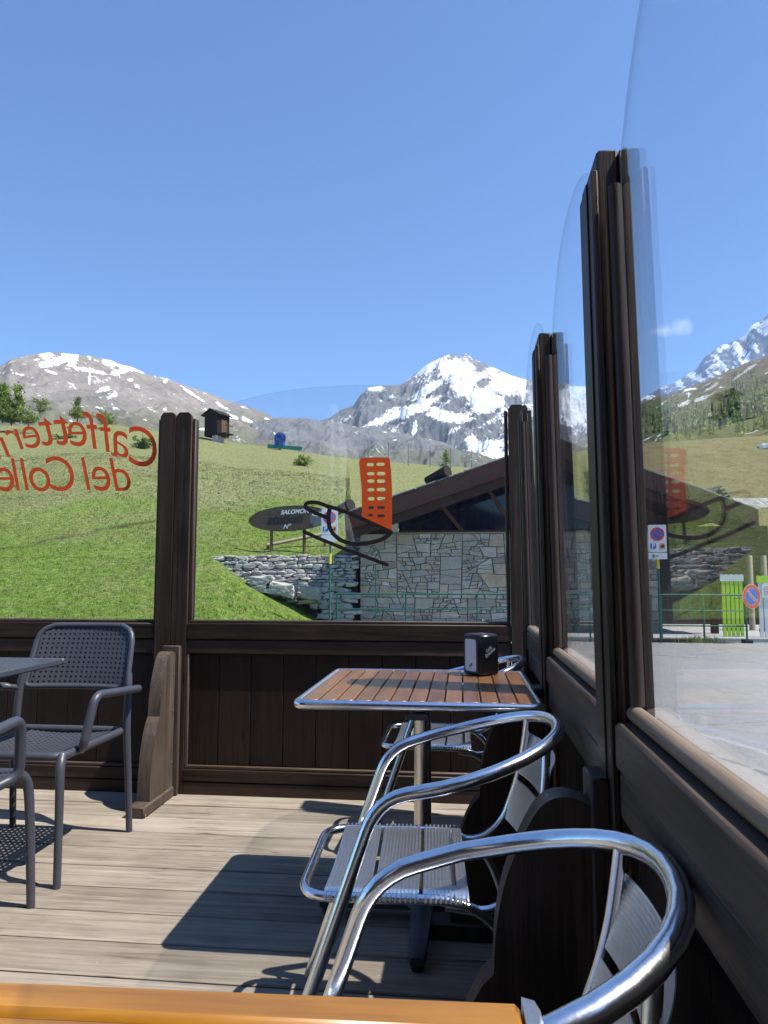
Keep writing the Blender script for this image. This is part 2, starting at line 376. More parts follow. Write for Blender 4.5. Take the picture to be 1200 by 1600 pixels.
def spline(pts, n=8):
    P = [Vector(p) for p in pts]; out = []
    for i in range(len(P)-1):
        a = P[max(i-1, 0)]; b = P[i]; c = P[i+1]; d = P[min(i+2, len(P)-1)]
        for k in range(n):
            t = k/n; out.append(.5*((2*b)+(c-a)*t+(2*a-5*b+4*c-d)*t*t+(3*b-a-3*c+d)*t**3))
    out.append(P[-1]); return out
def curve_to_mb(cu):
    ob = bpy.data.objects.new('tmp', cu); COL.objects.link(ob); dg = bpy.context.evaluated_depsgraph_get(); dg.update()
    me = bpy.data.meshes.new_from_object(ob.evaluated_get(dg)); mb = MB(); mb.add([v.co.copy() for v in me.vertices], [tuple(p.vertices) for p in me.polygons])
    bpy.data.objects.remove(ob); bpy.data.meshes.remove(me); return mb
def text_mb(txt, size, shear=0, bold=0, ext=.0005, align='CENTER'):
    cu = bpy.data.curves.new('t', 'FONT'); cu.body = txt; cu.size = size; cu.shear = shear; cu.offset = bold; cu.extrude = ext; cu.align_x = align; cu.align_y = 'CENTER'; cu.resolution_u = 6
    return curve_to_mb(cu)
def shape_mb(loops, ext):                                        # filled outline with holes in the XY plane
    cu = bpy.data.curves.new('c', 'CURVE'); cu.dimensions = '2D'; cu.fill_mode = 'BOTH'; cu.extrude = ext
    for lp in loops:
        sp = cu.splines.new('POLY'); sp.points.add(len(lp)-1); sp.use_cyclic_u = True
        for q, p in zip(sp.points, lp): q.co = (p[0], p[1], 0, 1)
    return curve_to_mb(cu)
def moved(mb, f):
    o = MB(); o.v = [tuple(f(Vector(v))) for v in mb.v]; o.f = list(mb.f); o.m = list(mb.m); return o
def merge(*mbs):
    o = MB()
    for m in mbs:
        k = len(o.v); o.v += m.v; o.f += [tuple(i+k for i in f) for f in m.f]; o.m += m.m
    return o
# ================================================================== SETTING
GZ = -.4
def lerp(a, b, t): return a+(b-a)*t
def interp(pts, x): return float(np.interp(x, [p[0] for p in pts], [p[1] for p in pts]))
def tan_el(y, x=600):
    r = ray(x, y); return r.z/math.hypot(r.y, 0)
# hillside: a fan-shaped height field, t = X/Y
CREST = [(-400, 640), (0, 652), (60, 650), (130, 652), (200, 662), (260, 670), (300, 676), (334, 683), (360, 689), (430, 697), (520, 712), (600, 720), (700, 730), (800, 735), (880, 722), (1000, 700), (1100, 694), (1250, 690), (1700, 690)]
YC = 70.0
def crest_z(t): return CAMH+YC*tan_el(interp(CREST, VPX+t*FPX))
def hill_z(t, Y):
    zc = crest_z(t); px = VPX+t*FPX
    if px < 545:
        z0 = 1.62; far = z0+(zc-z0)*max(0, (Y-19.8)/(YC-19.8))
        if Y >= 19.8: z = far
        else:
            k = min(1, max(0, (px-330)/190)); ze = lerp(1.6, -.15, k) if px > 330 else 1.6; y0 = lerp(10.2, 14.6, k)
            s = max(0, (Y-y0)/(19.8-y0)); z = GZ-.075+(ze-GZ+.05)*s**(1+.5*k)
    else:
        s = max(0, (Y-28)/(YC-28)); z = GZ-.075+(zc-GZ)*s**(1.0 if px < 900 else 1.25)
    return z
Ys = list(np.linspace(9.5, 19.74, 36))+[19.8]+list(np.linspace(20.1, 28, 20))+list(np.linspace(29, 70, 50))+[72, 75, 79, 84]
Ts = list(np.linspace(-1.15, 1.2, 330))
def hill_full(t, Y):
    X = t*Y; z = hill_z(t, min(Y, YC))
    if Y > YC: return z-(Y-YC)*.55
    am = min(1, max(0, (Y-11)/6))*(1 if VPX+t*FPX < 545 or Y > 30 else 0)
    return z+am*(.5*(float(fbm(np.array(X*.22), np.array(Y*.22), 4, 3))-.5)+.12*(float(fbm(np.array(X*1.3), np.array(Y*1.3), 3, 9))-.5))*(.4 if Y > 60 else 1)
mb = MB(); vs = []
for Y in Ys:
    for t in Ts:
        X = t*Y; z = hill_full(t, Y)
        vs.append((X, Y, z))
W = len(Ts); fs = [(j*W+i, j*W+i+1, (j+1)*W+i+1, (j+1)*W+i) for j in range(len(Ys)-1) for i in range(W-1)]
mb.add(vs, fs)
gm, t_, b_ = newmat('alpine_meadow'); n = N(t_); P = n.pos()
big = n.noise(P, .16, 5, .6); mid = n.noise(P, .9, 6, .65); fine = n.noise(P, 9, 6, .7); vf = n.noise(P, 34, 4, .7)
sep = n.n('ShaderNodeSeparateXYZ'); n.l(P, sep.inputs[0])
hgt = n.math('MULTIPLY_ADD', sep.outputs['Z'], .16, .02)
dry = n.math('ADD', hgt, n.math('MULTIPLY', n.math('SUBTRACT', big, .5), 2.2))
dryf = n.ramp(dry, [(.3, 0.), (.95, 1.)])
lush = n.ramp(fine, [(.3, (.085, .155, .018)), (.55, (.165, .25, .042)), (.78, (.29, .335, .09))])
pale = n.ramp(fine, [(.28, (.11, .13, .045)), (.52, (.235, .245, .105)), (.78, (.40, .385, .20))])
c = n.mix(dryf, lush, pale)
c = n.mix(n.math('MULTIPLY', n.ramp(mid, [(.55, 0.), (.72, 1.)]), .45), c, (.24, .20, .09))
c = n.mix(n.ramp(n.noise(P, 2.4, 5, .7), [(.66, 0.), (.72, .8)]), c, (.15, .10, .055))
rs = n.math('MULTIPLY', n.ramp(sep.outputs['X'], [(0, 0.), (1, 1.)]), 1.0)
rt = n.n('ShaderNodeMapRange'); rt.inputs['From Min'].default_value = 8; rt.inputs['From Max'].default_value = 16; n.l(sep.outputs['X'], rt.inputs['Value'])
c = n.mix(n.math('MULTIPLY', rt.outputs[0], .8), c, n.ramp(mid, [(.3, (.13, .095, .045)), (.7, (.24, .19, .10))]))
pch = n.noise(n.mapping(P, (1, 1.6, 1)), 1.7, 8, .78)
c = n.mix(n.ramp(pch, [(.52, 0.), (.66, .65)]), c, (.27, .25, .11))
ln_ = n.math('SUBTRACT', n.math('SUBTRACT', sep.outputs['Y'], 22.5), n.math('MULTIPLY', n.math('ADD', sep.outputs['X'], 13.4), 1.34))
ln_ = n.math('ABSOLUTE', n.math('ADD', ln_, n.math('MULTIPLY', n.math('SUBTRACT', n.noise(P, .8, 5, .7), .5), 2.2)))
rut = n.math('MULTIPLY', n.ramp(ln_, [(.12, 1.), (.5, 0.)]), n.ramp(n.math('MULTIPLY', sep.outputs['X'], -.05), [(.42, 0.), (.56, 1.)]))
c = n.mix(n.math('MULTIPLY', rut, n.ramp(n.noise(P, 1.6, 4), [(.35, .2), (.6, .9)])), c, (.09, .075, .035))
c = n.mix(.8, c, n.ramp(n.noise(P, 4.5, 8, .8), [(.32, .5), (.5, .95), (.68, 1.5)]), 'MULTIPLY')
c = n.mix(.5, c, n.ramp(vf, [(.3, .55), (.7, 1.35)]), 'MULTIPLY')
n.l(c, b_.inputs['Base Color']); b_.inputs['Roughness'].default_value = .95; b_.inputs['Specular IOR Level'].default_value = .1
n.l(n.bump(n.math('ADD', fine, n.math('MULTIPLY', vf, .5)), .8, .12), b_.inputs['Normal'])
M['meadow'] = gm
struct('meadow_hillside', mb, gm, 0)
def hillpt(px, Y): t = (px-VPX)/FPX; return Vector((t*Y, Y, hill_z(t, Y)))
# base ground
mb = MB(); L = 9000; mb.add([(-L, -L, GZ-.1), (L, -L, GZ-.1), (L, L, GZ-.1), (-L, L, GZ-.1)], [(0, 1, 2, 3)])
gm2, t_, b_ = newmat('valley_ground'); n = N(t_); P = n.pos(); n.l(n.ramp(n.noise(P, .3, 8, .7), [(.3, (.06, .09, .025)), (.7, (.17, .16, .07))]), b_.inputs['Base Color']); b_.inputs['Roughness'].default_value = 1
struct('ground', mb, gm2, 0)
# road
mb = MB(); nx, ny = 40, 30; xs = np.linspace(-2.2, 40, nx); ys = np.linspace(-25, 17.45, ny)
mb.add([(x, y, GZ-.03) for y in ys for x in xs], [(j*nx+i, j*nx+i+1, (j+1)*nx+i+1, (j+1)*nx+i) for j in range(ny-1) for i in range(nx-1)])
am, t_, b_ = newmat('worn_asphalt'); n = N(t_); P = n.pos()
sp = n.noise(P, 90, 3, .7); pt = n.noise(P, .55, 6, .65); md = n.noise(P, 5, 6, .7)
c = n.ramp(sp, [(.3, (.17, .168, .16)), (.5, (.29, .286, .275)), (.72, (.45, .44, .415))])
c = n.mix(.8, c, n.ramp(n.math('ADD', n.math('MULTIPLY', pt, .6), n.math('MULTIPLY', md, .4)), [(.3, .72), (.7, 1.25)]), 'MULTIPLY')
vor = n.n('ShaderNodeTexVoronoi', feature='DISTANCE_TO_EDGE'); vor.inputs['Scale'].default_value = .35
n.l(n.mapping(P, (1, 1, 1)), vor.inputs['Vector'])
c = n.mix(n.math('MULTIPLY', n.ramp(n.math('ADD', vor.outputs['Distance'], n.math('MULTIPLY', md, .05)), [(.025, 1.), (.032, 0.)]), .5), c, (.05, .05, .05))
n.l(c, b_.inputs['Base Color']); b_.inputs['Roughness'].default_value = .85; n.l(n.bump(sp, .5, .006), b_.inputs['Normal'])
struct('road', mb, am, 0)
wm, t_, b_ = newmat('worn_road_paint'); n = N(t_); P = n.pos(); b_.inputs['Roughness'].default_value = .8
tr = n.n('ShaderNodeBsdfTransparent'); ms = n.n('ShaderNodeMixShader'); wr = n.ramp(n.noise(P, 14, 6, .75), [(.48, 0.), (.6, 1.)])
b_.inputs['Base Color'].default_value = (.5, .5, .48, 1); n.l(n.math('MULTIPLY', wr, .75), ms.inputs[0]); n.l(tr.outputs[0], ms.inputs[1]); n.l(b_.outputs[0], ms.inputs[2]); n.l(ms.outputs[0], t_.nodes['Material Output'].inputs['Surface'])
ym = wm.copy(); ym.name = 'worn_yellow_road_paint'; ym.node_tree.nodes['Principled BSDF'].inputs['Base Color'].default_value = (.55, .42, .12, 1)
def strip(a, b, wd, z=GZ-.026):
    a = Vector((*a, z)); b = Vector((*b, z)); s = (b-a).cross(Vector((0, 0, 1))).normalized()*wd/2; return [a-s, a+s, b+s, b-s]
mb = MB(); mb.add(strip((2.2, 8.6), (9, 5.2), .1), [(0, 1, 2, 3)]); mb.add(strip((1.2, 5.0), (4.2, 3.1), .1), [(0, 1, 2, 3)]); mb.add(strip((6.5, 15.4), (16, 16.6), .1), [(0, 1, 2, 3)]); struct('road_marking', mb, wm, 0)
mb = MB(); mb.add(strip((5.6, 16.9), (6.4, 14.0), .12), [(0, 1, 2, 3)]); mb.add(strip((1.0, 16.3), (3.2, 16.3), .14), [(0, 1, 2, 3)]); struct('road_marking', mb, ym, 0)
# pavement in front of the stone chalet
mb = MB(); mb.box(-2.6, 30, 17.7, 23.5, GZ-.3, GZ+.05, .02)
struct('pavement', mb, M['concrete'])
# the terrace deck
mb = MB(); y = -1.6; lines = []
rnd = random.Random(3)
while y < 3.66:
    wd = .178+rnd.uniform(-.006, .006); x = -4.6
    cuts = [-4.6]+[]+[.40]
    for a, b in zip(cuts[:-1], cuts[1:]): mb.box(a+.0015, b-.0015, y+.0045, min(y+wd-.0045, 3.7), -.035, rnd.uniform(-.002, .0005), .004)
    y += wd
struct('deck', mb, M['deck'])
mb = MB(); mb.box(-4.6, .40, -1.6, 3.7, -.39, -.04); struct('deck_base', mb, M['mortar'])
# ------------------------------------------------------------------ mountains
def rockmat(name, lo, hi, tint, snowcol=(.86, .88, .92)):
    m, t, b = newmat(name); n = N(t); P = n.pos()
    k = .012
    a = n.noise(P, k, 8, .68); f = n.noise(n.mapping(P, (1, 1, .35)), k*6, 8, .7); at = n.n('ShaderNodeAttribute'); at.attribute_name = 'snow'
    c = n.ramp(n.math('ADD', n.math('MULTIPLY', a, .45), n.math('MULTIPLY', f, .55)), [(.32, lo), (.5, tint), (.68, hi)])
    sf = n.math('ADD', at.outputs['Fac'], n.math('MULTIPLY', n.math('SUBTRACT', f, .5), 1.9))
    g = n.n('ShaderNodeAttribute'); g.attribute_name = 'green'
    c = n.mix(g.outputs['Fac'], c, n.ramp(f, [(.3, (.055, .075, .025)), (.7, (.16, .16, .07))]))
    s = n.ramp(sf, [(.47, 0.), (.56, 1.)])
    n.l(n.mix(s, c, snowcol), b.inputs['Base Color']); b.inputs['Roughness'].default_value = .9; b.inputs['Specular IOR Level'].default_value = .1
    n.l(n.bump(f, .6, 8), b.inputs['Normal']); return m
def mountain(name, sil, D, near, amp, gully, mat, snowf, greenf=None, cols=420, rows=170, seed=1, zfoot=-2, power=1.0, jag=0):
    pxs = np.linspace(sil[0][0], sil[-1][0], cols); sy = np.interp(pxs, [p[0] for p in sil], [p[1] for p in sil])
    sy = sy+jag*(fbm(pxs*.06, pxs*0, 4, seed+40)-.5)*2
    rr = [ray(a, b) for a, b in zip(pxs, sy)]
    hx = np.array([r.x/math.hypot(r.x, r.y) for r in rr]); hy = np.array([r.y/math.hypot(r.x, r.y) for r in rr]); te = np.array([r.z/math.hypot(r.x, r.y) for r in rr])
    s = np.linspace(0, 1, rows)[:, None]                         # 0 at the ridge, 1 at the foot
    dist = D*(1-(1-near)*s)*np.ones(cols)[None, :]
    ztop = CAMH+D*te[None, :]
    z = zfoot+(ztop-zfoot)*(1-s)**power
    X = dist*hx; Y = dist*hy
    sc = D/gully
    rid = ridged(X/sc+s*1.4, Y/sc*.35+3.1, 6, seed, .55)-.5; fb = fbm(X/sc*2, Y/sc*2, 6, seed+9)-.5
    env = np.minimum(1, s*9)*np.minimum(1, (1-s)*5+.1)
    z = z+D*amp*env*(rid*1.0+fb*.6)
    px = np.broadcast_to(pxs[None, :], z.shape); te2 = (z-CAMH)/dist
    py = 800-FPX*(te2*np.cos(PITCH)*1.0-np.sin(PITCH))/(np.cos(PITCH)+te2*np.sin(PITCH))
    gz = np.gradient(z, axis=1)/(D*(pxs[1]-pxs[0])/FPX)
    sn = snowf(px, py, s, rid, fb, gz, X/sc, Y/sc); gr = greenf(px, py, s, fb) if greenf else np.zeros_like(z)
    # reverse side, so the mountain is a solid
    V = np.stack([X, Y, z], -1).reshape(-1, 3)
    bk = np.stack([X[0]*1.25, Y[0]*1.25, np.full(cols, zfoot-5.)], -1)
    V = np.concatenate([V, bk]); F = []
    idx = np.arange(rows*cols).reshape(rows, cols)
    q = np.stack([idx[:-1, :-1], idx[1:, :-1], idx[1:, 1:], idx[:-1, 1:]], -1).reshape(-1, 4)
    b0 = rows*cols; q2 = np.array([(b0+i, idx[0, i], idx[0, i+1], b0+i+1) for i in range(cols-1)])
    q = np.concatenate([q, q2])
    me = bpy.data.meshes.new(name); me.from_pydata(V.tolist(), [], q.tolist()); me.materials.append(mat)
    for nm, arr in (('snow', sn), ('green', gr)):
        at = me.attributes.new(nm, 'FLOAT', 'POINT'); at.data.foreach_set('value', np.concatenate([arr.reshape(-1), np.zeros(cols)]).astype(np.float32))
    me.shade_smooth(); o = bpy.data.objects.new(name, me); COL.objects.link(o); o['kind'] = 'structure'; return o
def blob(px, py, cx, cy, rx, ry, ang=0):
    a = R(ang); dx = px-cx; dy = py-cy; u = (dx*math.cos(a)+dy*math.sin(a))/rx; v = (-dx*math.sin(a)+dy*math.cos(a))/ry
    return np.clip(1.25-np.sqrt(u*u+v*v), 0, 1)
M['rockL'] = rockmat('brown_scree', (.15, .134, .118), (.30, .268, .236), (.22, .198, .174))
M['rockC'] = rockmat('grey_peak_rock', (.075, .082, .095), (.215, .215, .225), (.135, .14, .152))
M['rockM'] = rockmat('grey_cliff_rock', (.10, .105, .118), (.24, .235, .235), (.165, .168, .178))
M['rockR'] = rockmat('blue_grey_rock', (.075, .085, .11), (.175, .18, .20), (.115, .125, .15))
M['rockG'] = rockmat('grassy_brown_slope', (.06, .055, .035), (.16, .13, .09), (.10, .088, .055))
def snowL(px, py, s, rid, fb, gz, u, v):
    b = np.zeros_like(px)
    for q in ((105, 563, 16, 5, -10), (62, 562, 15, 8, -25), (45, 580, 16, 5, -25), (105, 577, 8, 14, 25), (85, 597, 28, 6, -20), (72, 588, 10, 8, 0), (115, 590, 6, 14, 30), (140, 603, 26, 3, 5), (190, 600, 16, 4, -20), (170, 590, 12, 6, 20), (205, 595, 30, 2.5, 8), (180, 569, 12, 2, 20), (148, 566, 5, 4, 40), (162, 630, 12, 4, -20), (205, 611, 6, 3, 0), (215, 620, 4, 3, 0), (177, 637, 8, 2, -30), (140, 580, 1.5, 12, 0), (141, 615, 1.5, 12, 0), (245, 600, 18, 2, 20), (258, 610, 4, 4, 20), (80, 611, 12, 1.6, 15), (15, 588, 8, 3, -20), (30, 620, 10, 1.5, 0), (300, 625, 22, 2, 30), (345, 640, 15, 2, 25), (360, 655, 14, 2.5, 20), (385, 660, 10, 3, 20), (420, 660, 10, 2, 30), (330, 650, 14, 2, 15)):
        b = np.maximum(b, blob(px, py, *q))
    return .185+.52*np.minimum(1, b*2.0)+.55*fb+.45*(fbm(px*.05, py*.35, 4, 5)-.48)
def snowC(px, py, s, rid, fb, gz, u, v):
    st = fbm(px*.045+py*.09, (px*.8-py)*.016, 5, 77)-.5            # streaks that follow the fall line
    b = np.zeros_like(px)
    for q in ((735, 600, 34, 10, 55), (745, 625, 60, 16, 38), (790, 650, 60, 16, 40), (720, 580, 40, 14, 20), (800, 605, 50, 20, 25), (850, 625, 50, 30, 20), (640, 640, 60, 9, -24), (600, 652, 45, 7, -28), (665, 610, 30, 8, -30), (590, 607, 14, 4, 0), (648, 670, 5, 16, 10), (690, 650, 50, 10, 18), (720, 655, 30, 6, 10), (705, 675, 22, 6, -20), (735, 690, 10, 10, -30), (760, 700, 40, 9, -10), (800, 708, 60, 9, -5), (900, 640, 60, 40, 10), (960, 660, 60, 30, 0), (680, 570, 30, 6, -30)):
        b = np.maximum(b, blob(px, py, *q))
    lowcut = np.clip((py-690)/30, 0, 1)*(px < 730)
    return .16+.46*np.minimum(1, b*1.5)+.9*st+.5*fb+.18*np.clip((690-py)/120, 0, 1)-.3*lowcut
def snowM(px, py, s, rid, fb, gz, u, v): return .12+.8*fb+.25*blob(px, py, 410, 655, 20, 6, 20)
def snowR(px, py, s, rid, fb, gz, u, v):
    b = .8*np.clip(fbm((px+py)*.03, (px-py)*.12, 4, 6)*2.6-1.15, 0, 1)
    for q in ((1140, 537, 20, 5, -30), (1125, 553, 20, 4, -35), (1185, 535, 5, 22, 35), (1170, 555, 16, 5, -30), (1160, 565, 5, 8, 0), (1080, 583, 10, 3, -20), (1112, 580, 5, 2, 0), (1195, 500, 6, 8, 30)):
        b = np.maximum(b, blob(px, py, *q))
    return .22+.62*np.minimum(1, b*1.4)+.6*fb
def snowG(px, py, s, rid, fb, gz, u, v):
    b = np.zeros_like(px)
    for q in ((1045, 616, 18, 3, -20), (1085, 620, 22, 4, -15), (1100, 612, 14, 3, -50), (1118, 603, 3, 10, 15), (1135, 593, 12, 3, -30), (1145, 578, 5, 8, 20), (1172, 580, 4, 14, 35), (1080, 632, 10, 2, 0), (1076, 640, 3, 5, 0), (1040, 632, 8, 2, 0), (1195, 590, 5, 5, 0)):
        b = np.maximum(b, blob(px, py, *q))
    return .2+.62*np.minimum(1, b*1.4)+.6*fb
def greenL(px, py, s, fb): return np.clip((py-640)/50+fb*1.2-.2, 0, .6)
def greenM(px, py, s, fb): return np.clip((py-690)/40+fb, 0, .5)
def greenG(px, py, s, fb): return np.clip((py-605)/50+fb*1.2, 0, .85)
mountain('snowy_peak', [(380, 720), (440, 680), (515, 653), (532, 640), (552, 634), (562, 619), (575, 606), (600, 602), (625, 601), (642, 590), (648, 585), (660, 575), (668, 570), (690, 559), (708, 553), (718, 556), (727, 552), (738, 560), (752, 566), (770, 574), (800, 588), (836, 598), (880, 600), (915, 604), (960, 612), (1020, 640), (1090, 680), (1160, 740)], 3600, .52, .040, 24, M['rockC'], snowC, None, 560, 240, 5, 60, 1.05, 1.6)
mountain('cliff_ridge', [(380, 664), (440, 652), (470, 653), (500, 658), (530, 660), (560, 668), (585, 664), (600, 672), (630, 678), (650, 682), (690, 690), (720, 704), (750, 708), (790, 724), (860, 738), (930, 745)], 1500, .55, .026, 26, M['rockM'], snowM, greenM, 380, 130, 21, 20, 1.1, 2.0)
mountain('scree_mountain', [(-700, 640), (-400, 610), (-200, 600), (-60, 590), (0, 572), (18, 561), (45, 555), (75, 551), (100, 552), (145, 557), (180, 565), (205, 573), (230, 585), (262, 592), (300, 606), (320, 612), (350, 624), (385, 634), (420, 648), (450, 664), (500, 690), (540, 712)], 1700, .42, .016, 34, M['rockL'], snowL, greenL, 520, 190, 13, 12, 1.0, .8)
mountain('blue_mountain', [(900, 690), (980, 635), (1010, 619), (1030, 607), (1060, 594), (1088, 577), (1098, 562), (1112, 549), (1128, 539), (1158, 529), (1166, 520), (1174, 509), (1190, 500), (1205, 488), (1260, 450), (1400, 400), (1600, 380), (1900, 420)], 2600, .5, .022, 26, M['rockR'], snowR, None, 360, 140, 31, 40, 1.0, 1.2)
mountain('wooded_slope', [(880, 706), (960, 650), (1000, 634), (1030, 623), (1060, 612), (1090, 603), (1130, 586), (1160, 573), (1200, 556), (1300, 520), (1500, 470), (1900, 470)], 620, .13, .012, 22, M['rockG'], snowG, greenG, 300, 150, 43, 8, 1.0, .8)
# ================================================================== THE GLASS WINDBREAKS
def arch_glass(th_ax, fixed, a0, a1, zb, zend, rise, n=28, th=.006):
    mb = MB(); mid = (a0+a1)/2; h = (a1-a0)/2; prof = [(a0, zb), (a1, zb)]
    for k in range(n+1): u = 1-2*k/n; prof.append((mid+u*h, zend+rise*(1-abs(u)**2.4)))
    if th_ax == 'Y': f0 = lambda p: (p[0], fixed, p[1]); f1 = lambda p: (p[0], fixed+th, p[1])
    else: f0 = lambda p: (fixed, p[0], p[1]); f1 = lambda p: (fixed+th, p[0], p[1])
    m = len(prof); vs = [f0(p) for p in prof]+[f1(p) for p in prof]
    mb.add(vs, [tuple(range(m)), tuple(reversed(range(m, 2*m)))]); mb.cur = 1
    mb.add(vs, [(i, m+i, m+(i+1) % m, (i+1) % m) for i in range(m)])
    return mb
def peak_board(x0, x1, y0, y1, z0, z1, ch=.02):
    mb = MB(); poly = [(x0, z0), (x1, z0), (x1, z1-ch), (x1-ch*.8, z1), (x0+ch*.8, z1), (x0, z1-ch)]
    return mb.prism(poly, lambda p: (p[0], y0, p[1]), lambda p: (p[0], y1, p[1]))
def bracket_profile():
    up = [(.0, .705), (.04, .716), (.078, .702), (.109, .656), (.142, .579), (.160, .50), (.166, .42)]
    lo = [(.186, .40), (.214, .345), (.240, .26), (.254, .16), (.258, .052), (0, .052)]
    U = spline([(a, b, 0) for a, b in up], 6); Lw = spline([(a, b, 0) for a, b in lo[:-1]], 6)
    return [(p.x, p.y) for p in U]+[(p.x, p.y) for p in Lw]+[lo[-1]]
BP = bracket_profile()
YB = 3.57; BG = YB+.042                                          # back windbreak: room face and glass
T = Thing('windbreak', 'dark wooden windbreak at the end of the terrace with orange writing on its glass', 'windbreak', (-1.0, YB, 0))
def back_post(x0, x1, full=True):
    mbs = [peak_board(x0, (x0+x1)/2-.002, YB-.004, YB+.03, .0, 1.955), peak_board((x0+x1)/2+.002, x1, YB-.001, YB+.03, .0, 1.955)]
    b = MB(); b.box(x0+.008, x1-.008, YB+.031, YB+.10, .0, 1.93); return merge(*(mbs+[b]))
pl = T.part('post', back_post(-1.577, -1.410), M['wood'])
pc = T.part('post', merge(peak_board(.238, .318, YB-.004, YB+.03, 0, 1.95), moved(MB().box(.322, .40, YB-.01, YB+.09, 0, 1.93), lambda v: v)), M['wood'])
pL = T.part('post', back_post(-2.73, -2.56), M['wood'])
def back_bay(x0, x1):
    r = MB(); r.box(x0, x1, YB, YB+.034, .772, .853, .004); r.box(x0, x1, YB+.006, YB+.034, .698, .768, .004); r.box(x0, x1, YB+.035, YB+.075, .70, .850); T.part('rail', r, M['woodx'])
    p = MB(); x = x0; k = 0
    while x < x1-.001:
        w_ = min(.168, x1-x); p.box(x+.0008, x+w_-.0008, YB+.028, YB+.05, .02, .697, .0025); x += w_
    p.box(x0, x1, YB+.0505, YB+.056, .0, .699, 0); T.part('panel', p, M['panelw'])
    b = MB(); b.box(x0, x1, YB-.004, YB+.026, .066, .124, .004); b.box(x0, x1, YB-.001, YB+.026, .0, .063, .004); T.part('baseboard', b, M['woodx'])
    m_ = MB(); m_.box(x0, x1, YB+.006, YB+.0265, .1255, .141, .006)
    m_.box(x0, x0+.014, YB+.006, YB+.0265, .142, .697, .005); T.part('moulding', m_, M['beadx'])
    g = MB(); g.box(x0+.001, x1-.001, YB+.018, BG-.001, .8535, .868, .005); g.box(x0+.001, x1-.001, BG+.007, BG+.025, .8535, .868, .005)
    g.box(x0+.001, x0+.019, YB+.018, BG-.001, .869, 1.925, .006); g.box(x1-.019, x1-.001, YB+.018, BG-.001, .869, 1.925, .006)
    g.box(x0+.001, x0+.017, BG+.007, BG+.027, .869, 1.925, .006); g.box(x1-.017, x1-.001, BG+.007, BG+.027, .869, 1.925, .006)
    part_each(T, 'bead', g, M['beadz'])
back_bay(-1.409, .237); back_bay(-2.559, -1.578)
gl1 = T.part('glass_pane', arch_glass('Y', BG, -1.407, .235, .856, 1.93, .155), [M['glass'], M['gedge']], smooth=0)
gl2 = T.part('glass_pane', arch_glass('Y', BG, -2.557, -1.580, .856, 1.915, .19), [M['glass'], M['gedge']], smooth=0)
# lettering on the left pane (reads right from the outside)
DZ = BG-.0009
def onglass(x, y): return atY(x, y, DZ)
PXM = (onglass(101, 700)-onglass(100, 700)).length               # metres per photo pixel on the glass
def letter(ch, px, py, hpx, rot, lean=.28):
    m = text_mb(ch, 1.0, lean, -.004, .0)
    xs = [v[0] for v in m.v]; zs = [v[1] for v in m.v]; h = max(zs)-min(zs); k = hpx*PXM/h; cx = (max(xs)+min(xs))/2; cz = (max(zs)+min(zs))/2
    c = onglass(px, py); a = R(rot)
    def f(v):
        x = (v.x-cx)*k*.88; z = (v.y-cz)*k; x, z = x*math.cos(a)-z*math.sin(a), x*math.sin(a)+z*math.cos(a)
        return Vector((c.x-x, c.y, c.z+z))
    return moved(m, f)
lt = [('C', 221, 698, 57, 12), ('a', 189, 694, 38, 9), ('f', 161, 676, 56, 6), ('f', 140, 672, 55, 4), ('e', 121, 678, 37, 1), ('t', 95, 672, 46, -1), ('t', 71, 674, 44, -3), ('e', 49, 683, 34, -6), ('r', 22, 687, 33, -9), ('i', 5, 692, 46, -12), ('a', -14, 706, 36, -14)]
l2 = [('d', 187, 741, 49, 0), ('e', 158, 748, 36, 0), ('l', 134, 740, 48, 0), ('C', 93, 740, 52, 0), ('o', 62, 749, 36, 0), ('l', 38, 741, 48, 0), ('l', 24, 741, 48, 0), ('e', 8, 749, 36, 0)]
def sheet(mb, th=.0008):                                         # give flat lettering a film's thickness
    o = MB(); nv = len(mb.v); o.v = list(mb.v)+[(x, y-th, z) for x, y, z in mb.v]; o.f = list(mb.f)+[tuple(i+nv for i in reversed(f)) for f in mb.f]; o.m = [0]*len(o.f); return o
LET = T.part('lettering', sheet(merge(*[letter(*q) for q in lt+l2])), M['vinylr'], gl2)
# chairlift emblem on the middle pane
EO = onglass(560, 720)
def E2(x, y): p = onglass(x, y); return (p.x-EO.x, p.z-EO.z)
def slot(cx, cy, rx, ry):
    r = []
    for k in range(16):
        a = 2*math.pi*k/16; r.append(E2(cx+rx*np.sign(math.cos(a))*abs(math.cos(a))**.55, cy+ry*np.sign(math.sin(a))*abs(math.sin(a))**.75))
    return r
outl = [(561, 722), (563, 716.5), (570, 715), (605, 714.5), (609, 717), (611, 735), (612.5, 760), (612.5, 800), (612, 832), (590, 826), (565, 812), (565.5, 790), (565, 762), (562.5, 740)]
holes = [slot(578.5, 726, 5.5, 2.6), slot(594.5, 725.5, 6.5, 2.6), slot(579.5, 740.2, 5.6, 2.6), slot(595.5, 740, 6.5, 2.8), slot(579.5, 751.7, 5.6, 2.6), slot(595.5, 751.7, 6.5, 2.8), slot(579.5, 765.3, 5.4, 2.6), slot(595.5, 765, 7, 2.8), slot(580, 779.3, 5.2, 2.6), slot(595.5, 779, 6.5, 2.6), slot(579.7, 793, 4.5, 2.5), slot(595.2, 793, 6.2, 2.6), slot(579, 804.8, 4, 2.3), slot(595.4, 806, 6, 2.5)]
em = shape_mb([[E2(*p) for p in outl]]+holes, .0006)
em = moved(em, lambda v: Vector((EO.x+v.x, DZ-.0004-v.z, EO.z+v.y)))
T.part('chairlift_emblem', em, M['vinylo'], gl1)
